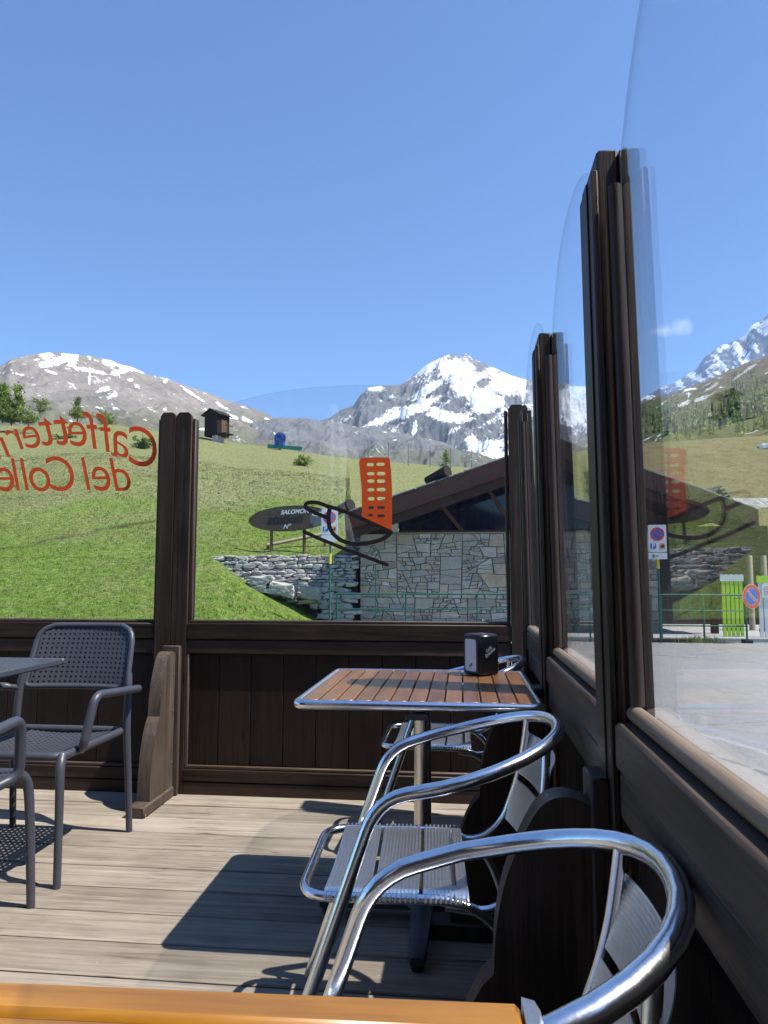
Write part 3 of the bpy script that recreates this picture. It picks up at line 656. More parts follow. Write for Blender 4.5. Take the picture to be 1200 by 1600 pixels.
def stroke(pts, wpx, yoff, closed=False):
    P = spline([(a, b, 0) for a, b in pts], 10); Lf = []; Rt = []; n_ = len(P)
    for i, p in enumerate(P):
        d = (P[min(i+1, n_-1)]-P[max(i-1, 0)]); d.normalize(); nn = Vector((-d.y, d.x, 0))*wpx/2; Lf.append(p+nn); Rt.append(p-nn)
    capE = []; d = (P[-1]-P[-2]).normalized(); nn = Vector((-d.y, d.x, 0))
    for k in range(1, 6): a = math.pi*k/6; capE.append(P[-1]+(nn*math.cos(a)+d*math.sin(a))*wpx/2)
    capS = []; d = (P[0]-P[1]).normalized(); nn = Vector((-d.y, d.x, 0))
    for k in range(1, 6): a = math.pi*k/6; capS.append(P[0]+(nn*math.cos(a)+d*math.sin(a))*wpx/2)
    # strip of quads with caps
    mb = MB(); g = lambda p, o: (lambda q: (q.x, q.y-yoff-o, q.z))(onglass(p.x, p.y)); th = .0006; n2 = len(Lf)
    vs = [g(p, 0) for p in Lf]+[g(p, 0) for p in Rt]+[g(p, th) for p in Lf]+[g(p, th) for p in Rt]
    fs = []
    for i in range(n2-1):
        fs += [(i, i+1, n2+i+1, n2+i), (2*n2+i, 3*n2+i, 3*n2+i+1, 2*n2+i+1), (i, 2*n2+i, 2*n2+i+1, i+1), (n2+i, n2+i+1, 3*n2+i+1, 3*n2+i)]
    mb.add(vs, fs)
    for cap, a, b in ((capE, Lf[-1], Rt[-1]), (capS, Rt[0], Lf[0])):
        ring = [a]+cap+[b]; mb.prism([(p.x, p.y) for p in ring], lambda p: g(Vector((p[0], p[1], 0)), 0), lambda p: g(Vector((p[0], p[1], 0)), th))
    return mb
bars = [stroke([(514, 792), (498, 786), (484, 785), (477.5, 789), (480, 795), (492, 801), (509, 808)], 6, .0014),
        stroke([(513, 791), (540, 800), (575, 815), (610, 831)], 6, .0020),
        stroke([(516, 793), (513.5, 806), (516, 826), (528, 841), (545, 848.5), (562, 850), (585, 846.5), (602, 840), (611, 832)], 6.4, .0026),
        stroke([(475, 831), (505, 844), (545, 860), (605, 882.5)], 5.6, .0014)]
T.part('chairlift_bars', merge(*bars), M['vinylb'], gl1)
# bracket on the left post
def bracket(kind, pos):
    m = MB(); b = MB()
    if kind == 'back':
        x0, x1 = -1.512, -1.450
        m.prism(BP, lambda p: (x0, YB-.036-p[0], p[1]), lambda p: (x1, YB-.036-p[0], p[1]))
        k = MB(); k.box(x0-.008, x1+.022, YB-.036, YB-.0045, .0, .74, .004)
        b.box(x0-.012, x1+.012, YB-.375, YB-.037, .0, .051, .006)
        o = T.part('bracket', merge(m, k), M['brkt']); T.part('foot', b, M['brkt'], o)
        for zz in (.60, .42, .17): T.part('screw', MB().tube([(x1+.0005, YB-.05, zz), (x1+.003, YB-.05, zz)], .0055, seg=10), M['wire'], o)
    else:
        y0, y1 = pos-.03, pos+.03
        m.prism(BP, lambda p: (.213-p[0], y0, p[1]), lambda p: (.213-p[0], y1, p[1]))
        k = MB(); k.box(.2135, .2455, y0-.012, y1+.012, .0, .752, .004); b.box(.213-.34, .2125, y0-.012, y1+.012, .0, .051, .006)
        o = T2.part('bracket', merge(m, k), M['wood']); T2.part('foot', b, M['wood'], o)
bracket('back', 0)
# right windbreak
T2 = Thing('windbreak', 'long dark wooden windbreak beside the road with tall posts and clear arched glass', 'windbreak', (.3, 1.2, 0))
GX = .300; T2.lean = .013                                      # the tall posts lean in a little
posts = [(-.71, -.575), (.27, .405), (1.252, 1.387), (2.232, 2.367), (3.20, 3.335)]
for (a, b) in posts:
    dx = .028 if a > 3 else 0
    p = MB(); p.box(.25+dx, .262+dx, a+.004, b-.004, 0, 1.822, .004); p.box(.262+dx, .30+dx*.6, a+.008, b-.008, 0, 1.862, .005); p.box(.3065+dx*.25, .316, a+.002, b-.002, 0, 1.86, .003); p.box(.3003+dx*.5, .3062+dx*.25, a+.003, b-.003, 0, 1.855, .001)
    p.box(.2465+dx, .2499+dx, a+.04, b-.055, 0, 1.815, .0015)
    T2.part('post', p, M['wood'])
bays = list(zip(posts[:-1], posts[1:]))
for (pa, pb) in bays:
    a, b = pa[1]+.001, pb[0]-.001; dx = .028 if pb[0] > 3 else 0
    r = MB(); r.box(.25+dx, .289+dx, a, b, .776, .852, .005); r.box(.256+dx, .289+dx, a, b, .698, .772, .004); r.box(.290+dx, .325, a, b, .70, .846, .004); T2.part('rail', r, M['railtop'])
    p = MB(); y = a
    while y < b-.001:
        w_ = min(.168, b-y); p.box(.282+dx, .305+dx, y+.0008, y+w_-.0008, .02, .697, .0025); y += w_
    p.box(.3055+dx, .311+dx, a, b, .0, .699, 0); T2.part('panel', p, M['panelw'])
    q = MB(); q.box(.252+dx, .281+dx, a, b, .066, .124, .004); q.box(.255+dx, .281+dx, a, b, .0, .063, .004); q.box(.2625+dx, .2815+dx, a, b, .1255, .141, .006); T2.part('baseboard', q, M['woody'])
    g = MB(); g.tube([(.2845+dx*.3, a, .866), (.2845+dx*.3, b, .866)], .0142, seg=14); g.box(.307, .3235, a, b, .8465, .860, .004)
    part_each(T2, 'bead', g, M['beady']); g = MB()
    g.tube([(.2865, a+.010, .880), (.2865, a+.010, 1.78)], .012, seg=12); g.tube([(.2865, b-.010, .880), (.2865, b-.010, 1.78)], .012, seg=12)
    g.box(.307, .315, a, a+.008, .8605, 1.80, .003); g.box(.307, .315, b-.008, b, .8605, 1.80, .003)
    part_each(T2, 'bead', g, M['wood'])
    T2.part('glass_pane', arch_glass('X', GX, a+.001, b-.001, .856, 1.84, .21), [M['glass'], M['gedge']], smooth=0)
for y in (1.32, 2.30): bracket('side', y)
# ================================================================== ALUMINIUM CHAIRS
def ribbed(P, L, Wd, ribs=15, th=.0016, nl=10):                     # P(u along length, v across width) -> (point, normal); sheet with ribs along its length
    mb = MB(); cols = ribs*4; top = []; bot = []
    for j in range(nl+1):
        for i in range(cols+1):
            p, nn = P(j/nl, i/cols); h = .0006*(1-math.cos(2*math.pi*i/4)); top.append(p+nn*h); bot.append(p-nn*th)
    o = len(top); Wn = cols+1; fs = []
    for j in range(nl):
        for i in range(cols): a = j*Wn+i; fs.append((a, a+1, a+Wn+1, a+Wn)); fs.append((o+a, o+a+Wn, o+a+Wn+1, o+a+1))
    for i in range(cols): fs.append((i, o+i, o+i+1, i+1)); a = nl*Wn+i; fs.append((a, a+1, o+a+1, o+a))
    for j in range(nl): a = j*Wn; fs.append((a, a+Wn, o+a+Wn, o+a)); a += cols; fs.append((a, o+a, o+a+Wn, a+Wn))
    return mb.add(top+bot, fs)
def alu_chair(label, loc, rz):
    t = Thing('bistro_chair', label, 'chair', loc, rz, 'aluminium chairs along the windbreak', world=False)
    arc = []; XC, RX_, RY_ = -.092, .276, .257
    for k in range(0, 21):
        a = -math.pi/2-math.pi*k/20; c = -math.cos(a); sn_ = math.sin(a); arc.append((XC-RX_*abs(c)**.893, RY_*math.copysign(abs(sn_)**.893, sn_), .664+.082*c))
    path = [Vector((.264, -.283, .004))]+fillet([(.264, -.283, 0), (.041, -.222, .630), (XC, -RY_, .664)], .085)[1:-1]+[Vector(p) for p in arc]+fillet([(XC, RY_, .664), (.041, .222, .630), (.264, .283, 0)], .085)[1:-1]+[Vector((.264, .283, .004))]
    t.part('arm_frame', MB().tube(path, .0145, seg=18), M['alu'])
    sz = .425; sp = fillet([(-.34, -.20, .004), (-.205, -.206, sz), (.205, -.206, sz), (.205, .206, sz), (-.205, .206, sz), (-.34, .20, .004)], [0, .13, .075, .075, .13, 0], 8)
    f = MB().tube(sp, .0105, seg=14)
    for y in (-.204, .204): f.tube([(.10, y, sz-.004), (.116, y*1.17, sz-.002)], .006, seg=8)
    f.tube([(-.12, -.212, sz), (-.12, .212, sz)], .008, seg=10)
    t.part('seat_frame', f, M['alu'])
    bf = MB()
    for s in (-1, 1):
        bp = spline([(-.10, s*.205, sz-.012), (-.19, s*.203, sz-.018), (-.252, s*.2, sz+.025), (-.285, s*.195, sz+.10), (-.308, s*.180, sz+.19), (-.322, s*.150, .728)], 7)
        bf.tube(bp, .0095, seg=12)
    part_each(t, 'back_upright', bf, M['alu'])
    for k, x0 in enumerate((.107, .003, -.101)):
        wd = .096
        def P(u, v, x0=x0):
            y = lerp(-.211, .211, u); e = abs(2*u-1); dip = .012*(1-e*e); dz = -max(0, e-.95)/.05*.012
            return Vector((x0-wd/2+wd*v, y, sz+.0125-dip+dz)), Vector((0, 0, 1))
        m = ribbed(P, .43, wd, 12, nl=20)
        for s in (-1, 1):
            for q in range(9): m.tube([(x0-wd/2+.006+q*.0105, s*.2065, sz+.0118), (x0-wd/2+.006+q*.0105, s*.2155, sz+.008), (x0-wd/2+.006+q*.0105, s*.2175, sz-.002)], .0024, seg=6)
        t.part('seat_slat', m, M['rib'])
    for z0, hh in ((.462, .104), (.582, .104)):
        def P(u, v, z0=z0, hh=hh):
            y = lerp(-.194, .194, u); e = 2*u-1; z = z0+hh*v; x = -.292-(z-.52)*.30-.028*(1-e*e)+.0125
            nn = Vector((1, e*.28, .28)).normalized(); return Vector((x, y*(1-.13*(z-.5)/.2), z)), nn
        m = ribbed(P, .4, hh, 14, nl=14); t.part('back_slat', m, M['rib'])
    return t.e
alu_chair('polished aluminium bistro chair standing at the slatted table, in full view', (-.150, 1.75, 0), R(182.6))
alu_chair('nearest aluminium bistro chair, its armrest loop in front of the lower right corner', (-.126, .921, 0), R(173.7))
alu_chair('aluminium bistro chair half hidden behind the slatted table and napkin dispenser', (-.120, 3.07, 0), R(180))
# ================================================================== TABLES
t = Thing('slatted_table', 'square brown slatted table with aluminium rim and pedestal', 'table', (-.133, 2.405, 0))
x0, x1, y0, y1, tz = -.490, .228, 2.043, 2.765, .74
rim = MB(); rp = fillet([(x0+.012, y0+.012, tz-.013), (x1-.012, y0+.012, tz-.013), (x1-.012, y1-.012, tz-.013), (x0+.012, y1-.012, tz-.013)], .03, 6, True); rim.tube(rp, .0135, True, 14)
t.part('rim', rim, M['alu'])
sm = MB(); ns = 13; wd = (x1-x0-.046)/ns
for k in range(ns): sm.box(x0+.023+k*wd+.0022, x0+.023+(k+1)*wd-.0022, y0+.0235, y1-.0235, tz-.022, tz-.0005, .002)
t.part('tabletop', sm, M['slat'])
cb = MB(); cb.box(x0+.08, x1-.08, 2.37, 2.44, tz-.045, tz-.0225); cb.box(-.17, -.10, y0+.08, y1-.08, tz-.066, tz-.0455); t.part('support', cb, M['iron'])
t.part('pole', MB().lathe([(.0285, .07), (.0285, tz-.067)], (-.135, 2.405, 0), 24), M['steel'])
ft = MB(); ft.lathe([(.06, .045), (.055, .06), (.04, .075), (.035, .095)], (-.135, 2.405, 0), 20)
for a in (0, 90, 180, 270):
    d = Vector((math.cos(R(a)), math.sin(R(a)), 0)); c = Vector((-.135, 2.405, 0)); sd = Vector((-d.y, d.x, 0)); vs = []
    for (q, wq, zt, zb) in ((.03, .034, .066, .035), (.2, .029, .056, .03), (.315, .024, .046, .022), (.335, .018, .04, .022)):
        for (s_, z) in ((-1, zb), (1, zb), (1, zt), (.6, zt+.004), (-.6, zt+.004), (-1, zt)): vs.append(c+d*q+sd*s_*wq+Vector((0, 0, z)))
    fs = [(j*6+i, j*6+(i+1) % 6, (j+1)*6+(i+1) % 6, (j+1)*6+i) for j in range(3) for i in range(6)]+[tuple(reversed(range(6))), tuple(range(18, 24))]; ft.add(vs, fs)
t.part('foot', ft, M['iron'])
fc = MB()
for a in (0, 90, 180, 270): fc.lathe([(.017, 0), (.019, .006), (.019, .0215)], (-.135+.31*math.cos(R(a)), 2.405+.31*math.sin(R(a)), 0), 12)
part_each(t, 'foot_cap', fc, M['rubber'])
# near orange table
tz = .74; t = Thing('plank_table', 'orange varnished wooden table at the bottom edge with metal end trim', 'table', (-.294, .312, 0), R(2.2), world=False)
pm = MB(); wd = .098
for k in range(7): pm.box(-.36, .352, (.318-.048-k*wd+.003), (.318 if k == 0 else .318-.048-(k-1)*wd)-.0015, tz-.03, tz-.0004, .006)
t.part('tabletop', pm, M['slat_or'])
em_ = MB(); 
for s, xx in ((1, .3525), (-1, -.3605)):
    prof = [(0, tz-.034), (.010, tz-.032), (.016, tz-.022), (.016, tz-.010), (.011, tz-.002), (0, tz+.0008)]
    em_.prism(prof if s > 0 else list(reversed(prof)), lambda p: (xx+s*p[0], -.27, p[1]), lambda p: (xx+s*p[0], .319, p[1]))
part_each(t, 'end_trim', em_, M['rib'])
t.part('pole', MB().lathe([(.0285, .03), (.0285, tz-.031)], (0, .02, 0), 24), M['steel'])
t.part('foot', MB().lathe([(.20, 0), (.20, .012), (.05, .03)], (0, .02, 0), 28), M['iron'])
# ================================================================== GREY RESIN CHAIRS AND TABLE
def perforated(nx, ny, Pm, th, hole=.30, margin=.0, rim=True):
    """sheet over (u,v) in [0,1]^2 with a grid of round holes; Pm(u,v) -> (point, normal)"""
    mb = MB(); K = 8
    for side in (1, -1): pass
    cell = {}
    def pt(u, v, s): p, n_ = Pm(u, v); return p+n_*(s*th/2)
    cache = {}
    def vid(u, v, s):
        k = (round(u, 5), round(v, 5), s)
        if k not in cache: cache[k] = len(mb.v); mb.v.append(tuple(pt(u, v, s)))
        return cache[k]
    def face(f): mb.f.append(tuple(f)); mb.m.append(0)
    u0, u1, v0, v1 = margin, 1-margin, margin, 1-margin
    for j in range(ny):
        for i in range(nx):
            a, b = lerp(u0, u1, i/nx), lerp(u0, u1, (i+1)/nx); c, d = lerp(v0, v1, j/ny), lerp(v0, v1, (j+1)/ny); cu, cv = (a+b)/2, (c+d)/2
            bd = [(b, cv), (b, d), (cu, d), (a, d), (a, cv), (a, c), (cu, c), (b, c)]
            hl = [(cu+math.cos(2*math.pi*k/8)*(b-a)*hole, cv+math.sin(2*math.pi*k/8)*(d-c)*hole) for k in range(8)]
            for s in (1, -1):
                for k in range(8):
                    q = [vid(*bd[k], s), vid(*bd[(k+1) % 8], s), vid(*hl[(k+1) % 8], s), vid(*hl[k], s)]; face(q if s > 0 else q[::-1])
            for k in range(8): face([vid(*hl[k], 1), vid(*hl[(k+1) % 8], 1), vid(*hl[(k+1) % 8], -1), vid(*hl[k], -1)])
    return mb
def resin_chair(label, loc, rz):                                 # faces +x
    t = Thing('resin_armchair', label, 'chair', loc, rz, 'grey resin armchairs', world=False)
    HW = .255; Zs = .445
    def seatP(u, v):
        x = lerp(-.235, .245, u); y = lerp(-.235, .235, v); e = 2*v-1
        z = Zs-.018*(1-e*e)-.012*math.sin(math.pi*u)+.0*u-.01*(1-u); return Vector((x, y, z)), Vector((0, 0, 1))
    t.part('seat', perforated(19, 19, seatP, .007, .24), M['resin'])
    fr = MB(); sp = fillet([(-.24, -HW+.01, Zs-.012), (.25, -HW+.01, Zs-.006), (.25, HW-.01, Zs-.006), (-.24, HW-.01, Zs-.012)], .055, 8, True); fr.tube(sp, .0155, True, 12); t.part('seat_frame', fr, M['resin'])
    for s in (-1, 1):
        lg = MB(); P = spline([(.235, s*(HW-.012), Zs-.004), (.265, s*HW, Zs-.05), (.275, s*(HW+.008), .25), (.285, s*(HW+.016), .0)], 6); lg.tube(P, [lerp(.0175, .0135, k/(len(P)-1)) for k in range(len(P))], seg=12); t.part('leg', lg, M['resin'])
        lg = MB(); P = spline([(-.275, s*(HW+.012), 0), (-.255, s*(HW+.008), .25), (-.247, s*HW, Zs), (-.258, s*(HW-.004), .60), (-.272, s*(HW-.012), .67)], 6); lg.tube(P, [lerp(.0135, .0165, min(1, 2*k/(len(P)-1))) for k in range(len(P))], seg=12); t.part('leg', lg, M['resin'])
        am = MB(); P = fillet([(-.255, s*(HW-.006), .600), (-.235, s*(HW+.062), .612), (.13, s*(HW+.052), .642), (.168, s*(HW+.03), Zs+.01), (.10, s*(HW-.012), Zs-.012)], [0, .06, .045, .05, 0], 8)
        am.tube(P, [.013]*3+[.0165]*(len(P)-6)+[.016]*3, seg=12); t.part('armrest', am, M['resin'])
    def backP(u, v):
        e = 2*u-1; z = lerp(.605, .868, v); y = e*lerp(.238, .222, v); x = -.268-(z-.6)*.32-.035*(1-e*e)
        return Vector((x, y, z)), Vector((1, 0, .3)).normalized()
    bk = perforated(19, 12, backP, .008, .25, .035)
    t.part('backrest', bk, M['resin'])
    ring = []
    for (u, v) in [(0, 0), (1, 0), (1, 1), (0, 1)]: ring.append(backP(u, v)[0])
    def edge(a, b, n_=9): return [backP(lerp(a[0], b[0], k/n_), lerp(a[1], b[1], k/n_))[0] for k in range(n_+1)]
    def rc(u, v): return backP(u, v)[0]
    loop = edge((.06, 0), (.94, 0))+[rc(.985, .02), rc(1, .08)]+edge((1, .12), (1, .74))[1:]+[rc(.985, .86), rc(.95, .94)]+edge((.87, 1), (.13, 1))+[rc(.05, .94), rc(.015, .86)]+edge((0, .74), (0, .12))+[rc(0, .08), rc(.015, .02)]
    bf = MB().tube(loop, .0125, True, 10); t.part('back_frame', bf, M['resin'])
    return t.e
resin_chair('grey perforated resin armchair facing the terrace, left of the scrolled wood bracket', (-1.70, 2.765, 0), R(-90))
resin_chair('grey resin armchair cut by the left edge, nearer than the other resin armchair', (-1.705, 2.05, 0), R(90))
t = Thing('resin_table', 'grey perforated resin table at the left edge', 'table', (-2.10, 2.555, 0))
def tabP(u, v): return Vector((lerp(-2.475, -1.725, u), lerp(2.18, 2.93, v), .737)), Vector((0, 0, 1))
t.part('tabletop', perforated(30, 30, tabP, .007, .18), M['resin'])
e_ = MB(); x0, x1, y0, y1 = -2.50, -1.70, 2.155, 2.955
for bx in ((x0, x1, y0, y0+.025), (x0, x1, y1-.025, y1), (x0, x0+.025, y0+.0255, y1-.0255), (x1-.025, x1, y0+.0255, y1-.0255)): e_.box(*bx, .716, .7415, .005)
t.part('rim', e_, M['resin'])
t.part('pole', MB().box(-2.135, -2.065, 2.52, 2.59, .04, .715, .006), M['resin'])
pf = MB(); pf.box(-2.42, -1.78, 2.525, 2.585, .0, .038, .012); pf.box(-2.13, -2.07, 2.24, 2.524, 0, .036, .012); pf.box(-2.13, -2.07, 2.586, 2.87, 0, .036, .012); t.part('foot', pf, M['resin'])
# ================================================================== NAPKIN DISPENSER
cN = atZ(752, 1055, .74); A = Vector((.0, 2.648, 0)); B = Vector((.058, 2.572, 0)); C_ = Vector((.131, 2.630, 0))
ax = (B-A).normalized(); ay = Vector((-ax.y, ax.x, 0)); cen = (A+C_)/2; cen.z = .74
t = Thing('napkin_dispenser', 'black napkin dispenser with white napkins showing, standing on the slatted table', 'dispenser', cen, math.atan2(ax.y, ax.x), world=False)
h = MB(); h.box(-.047, .047, -.0465, .0465, .002, .146, .007)
t.part('housing', h, M['black'])
def rrect(w_, h_, r):
    o = []
    for (cx, cy, a0) in ((w_/2-r, h_/2-r, 0), (-w_/2+r, h_/2-r, 90), (-w_/2+r, -h_/2+r, 180), (w_/2-r, -h_/2+r, 270)):
        for k in range(5): a = R(a0+22.5*k); o.append((cx+r*math.cos(a), cy+r*math.sin(a)))
    return o
nk = shape_mb([rrect(.062, .113, .009)], .0012); nk = moved(nk, lambda v: Vector((v.x, -.0472-v.z, .072+v.y)))
np_ = t.part('napkin', nk, M['white'])
lg = text_mb('Caffè', .011, .3, .0003, .0003); lg2 = text_mb('del Colle', .008, .3, .0002, .0003)
def nkm(m, dx, dz, a=.5): return moved(m, lambda v: Vector((dx+v.x*math.cos(a)-v.y*math.sin(a), -.0487-v.z, dz+v.x*math.sin(a)+v.y*math.cos(a))))
t.part('logo', merge(nkm(lg, .0, .036)), M['resin'], np_)
hl = merge(*[moved(m, lambda v, dx=dx, dz=dz: Vector((.0472+v.z+.0003, dx+v.x*math.cos(.55)-v.y*math.sin(.55), dz+v.x*math.sin(.55)+v.y*math.cos(.55)))) for m, dx, dz in ((text_mb('Caffè', .014, .3, .0004, .0003), -.004, .093), (text_mb('Speciale', .016, .3, .0005, .0003), .002, .082))])
t.part('logo', hl, plain('grey_logo_print', (.16, .16, .18), .5))
# ================================================================== OUTDOORS
# polygons split at random: irregular stone facing
def clip(poly, a, b, c, keep):
    o = []; n_ = len(poly)
    for i in range(n_):
        p, q = poly[i], poly[(i+1) % n_]; fp = (a*p[0]+b*p[1]-c)*keep; fq = (a*q[0]+b*q[1]-c)*keep
        if fp >= 0: o.append(p)
        if (fp > 0) != (fq > 0) and fp != fq: k = fp/(fp-fq); o.append((p[0]+(q[0]-p[0])*k, p[1]+(q[1]-p[1])*k))
    return o
def crazy(poly, rg, out_, mx=.8, mn=.3):
    xs = [p[0] for p in poly]; zs = [p[1] for p in poly]; w_ = max(xs)-min(xs); h_ = max(zs)-min(zs)
    lim = mx*(rg.random()**1.8*.85+.15)
    if (w_ < lim and h_ < lim*.55) or (w_ < .2 and h_ < .12) or len(poly) < 3:
        if len(poly) >= 3: out_.append(poly)
        return
    if h_ > w_*.45*rg.uniform(.5, 1.8): ang = rg.gauss(0, .10 if w_ < 1.6 else .02); a, b = math.sin(ang), math.cos(ang)
    else: ang = rg.gauss(0, .32 if h_ < .8 else .05); a, b = math.cos(ang), math.sin(ang)
    f = rg.uniform(.3, .7); cx = min(xs)+w_*f; cz = min(zs)+h_*f; c = a*cx+b*cz
    crazy(clip(poly, a, b, c, 1), rg, out_, mx); crazy(clip(poly, a, b, c, -1), rg, out_, mx)
def stone_face(poly, y, rg, mx=.8, gap=.010, dep=.06, jit=.04):
    out_ = []; crazy(poly, rg, out_, mx); mb = MB()
    for p in out_:
        cx = sum(q[0] for q in p)/len(p); cz = sum(q[1] for q in p)/len(p); d = dep+rg.uniform(-jit, jit)
        def ins(q, g):
            L_ = math.hypot(q[0]-cx, q[1]-cz); k = max(.3, 1-g/max(L_, 1e-3)); return (cx+(q[0]-cx)*k, cz+(q[1]-cz)*k)
        a = [ins(q, gap) for q in p]; b = [ins(q, gap+.018) for q in p]; n_ = len(p)
        tl = rg.uniform(-.02, .02)
        vs = [(q[0], y, q[1]) for q in a]+[(q[0], y-d*.75, q[1]) for q in a]+[(q[0], y-d+tl*(q[0]-cx), q[1]) for q in b]
        area = sum(p[i][0]*p[(i+1) % n_][1]-p[(i+1) % n_][0]*p[i][1] for i in range(n_)); fs = []
        for i in range(n_):
            j = (i+1) % n_; f1 = (i, j, n_+j, n_+i); f2 = (n_+i, n_+j, 2*n_+j, 2*n_+i); fs += [f1, f2]
        fs.append(tuple(range(2*n_, 3*n_)))
        if area < 0: fs = [tuple(reversed(f)) for f in fs]
        mb.add(vs, fs)
    return mb
WY = 19.5; RX, RZ = pxX(878, 18.5), 4.57; EXL, EXR, EZ = pxX(540, 18.5), pxX(1186, 18.5), 2.72; SL = (RZ-EZ)/(RX-EXL); SLr = (RZ-EZ)/(EXR-RX)
def roofz(x): return RZ-(SL*(RX-x) if x < RX else SLr*(x-RX))
ch = Thing('stone_chalet', 'stone chalet with low gabled wooden roof and dark triangular windows', 'chalet', (2.5, WY, GZ))
wl, wr = pxX(563, WY), pxX(1027, WY); rg = random.Random(11); SILL = 2.28
wb = MB(); wb.box(wl, wr, WY, 26, GZ, SILL); wb.box(wl-.55, wl-.001, 20.4, 25, GZ, 2.25); wb.box(wr+.001, EXR-.25, 22.5, 26, GZ, 2.55); wb.prism([(wr+.01, 2.551), (EXR-.3, 2.551), (wr+.01, roofz(wr)-.15)], lambda p: (p[0], 22.6, p[1]), lambda p: (p[0], 23, p[1]))
core = ch.part('wall', wb, M['mortar'])
bw = MB(); bw.box(EXR-.249, EXR+1.9, 22.55, 22.8, GZ, 2.6); ch.part('added_dark_wall', bw, M['chalet'])  # added wall, keeps the view past the porch dark
ch.part('stone_facing', stone_face([(wl, GZ+.05), (wr, GZ+.05), (wr, SILL-.04), (wl, SILL-.04)], WY, rg, .95), M['slate'], core, smooth=20)
ch.part('stone_facing', stone_face([(wl-.55, GZ+.05), (wl-.01, GZ+.05), (wl-.01, 2.2), (wl-.55, 2.2)], 20.4, rg, .6), M['slate'], core, smooth=20)
pw = MB(); pw.box(wl+.02, pxX(610, WY), WY+.06, WY+.3, SILL+.001, SILL+.4); ch.part('gable_board', merge(pw), M['chalet'])
wp = MB(); wp.box(pxX(611, WY), pxX(622, WY), WY-.04, WY+.10, SILL+.002, SILL+.34); ch.part('window_block', wp, M['plaster'])
sill = MB(); sill.box(pxX(611, WY), wr, WY-.09, WY+.05, SILL-.035, SILL, .008); ch.part('window_sill', sill, M['log'])
x_a, x_b = pxX(623, WY), wr-.3; gp = [(x_a, SILL+.005), (x_b, SILL+.005)]+[(x, roofz(x)-.14) for x in sorted(list(np.linspace(x_b, x_a, 12))+[RX], reverse=True)]
gp = [(x, max(z, SILL+.01)) for x, z in gp]
gpm = MB().prism(gp, lambda p: (p[0], WY+.14, p[1]), lambda p: (p[0], WY+.12, p[1])); win = ch.part('gable_window', gpm, M['dglass'])
mu = MB(); mu.bar(atY(692, 792, WY+.06), atY(722, 830, WY+.06), .06, .10); mu.bar(atY(765, 768, WY+.06), atY(807, 830, WY+.06), .06, .10); mu.bar(atY(945, 790, WY+.06), atY(920, 830, WY+.06), .06, .10); mu.bar((x_a, WY+.05, SILL+.03), (x_b, WY+.05, SILL+.03), .08, .06)
part_each(ch, 'mullion', mu, wood('red_brown_strut', (.05, .02, .014), (.14, .055, .038), 'Z', .6), win)
rf = MB()
for (xe, sgn) in ((EXL, -1), (EXR, 1)):
    a = Vector((RX, 0, RZ)); b = Vector((xe, 0, EZ)); nrm = Vector((-(b-a).z, 0, (b-a).x)); nrm.normalize(); nrm = nrm if nrm.z > 0 else -nrm
    rf.prism([(RX, RZ), (xe, EZ), (xe-nrm.x*.09, EZ-.09), (RX, RZ-.095)], lambda p: (p[0], 18.42, p[1]), lambda p: (p[0], 26.5, p[1]))
roof = ch.part('roof', rf, M['chalet'])
rs_ = MB(); rg = random.Random(5)
for (xe, sgn) in ((EXL, -1), (EXR, 1)):
    L_ = abs(xe-RX)
    for i in range(9):
        for j in range(9):
            f = (i+.5)/9; x = RX+sgn*L_*f; z = roofz(x)+.022; d = Vector((sgn*L_, 0, EZ-RZ)).normalized(); up = Vector((0, -1, 0)).cross(d); up = up if up.z > 0 else -up
            rs_.obox((x, 18.42+.45+j*.9+rg.uniform(-.05, .05), z+.012), (d, Vector((0, 1, 0)), (up+d*-.04).normalized()), (L_/18*1.02, .46+rg.uniform(-.03, .02), .02), .006)
ch.part('roof_slabs', rs_, M['roofst'], roof)
bg_ = MB()
for (xe) in (EXL, EXR):
    for (o0, o1, y0, y1) in ((.0, .42, 18.36, 18.415), (.455, .70, 18.46, 18.60)):
        bg_.prism([(RX, RZ-o0+.0), (xe, EZ-o0), (xe, EZ-o1), (RX, RZ-o1)], lambda p: (p[0], y0, p[1]), lambda p: (p[0], y1, p[1]))
    bg_.prism([(RX, RZ-.425), (xe, EZ-.425), (xe, EZ-.455), (RX, RZ-.455)], lambda p: (p[0], 18.33, p[1]), lambda p: (p[0], 19.4, p[1]))
ch.part('barge_board', bg_, M['chalet'], roof)
lg_ = MB()
for px_, py_ in ((700, 737), (548, 787)):
    x = pxX(px_, 18.6); z = roofz(x); lg_.tube([(x-.55, 18.9, z+.02), (x+.02, 18.45, z+.20)], [.10, .16], seg=14)
part_each(ch, 'roof_log', lg_, M['hut'], roof)
cp = MB()
for px_ in (1115,):
    x = pxX(px_, 18.9); cp.box(x-.08, x+.08, 18.9, 19.06, GZ, roofz(x)-.72, .01)
part_each(ch, 'porch_post', cp, M['chalet'])
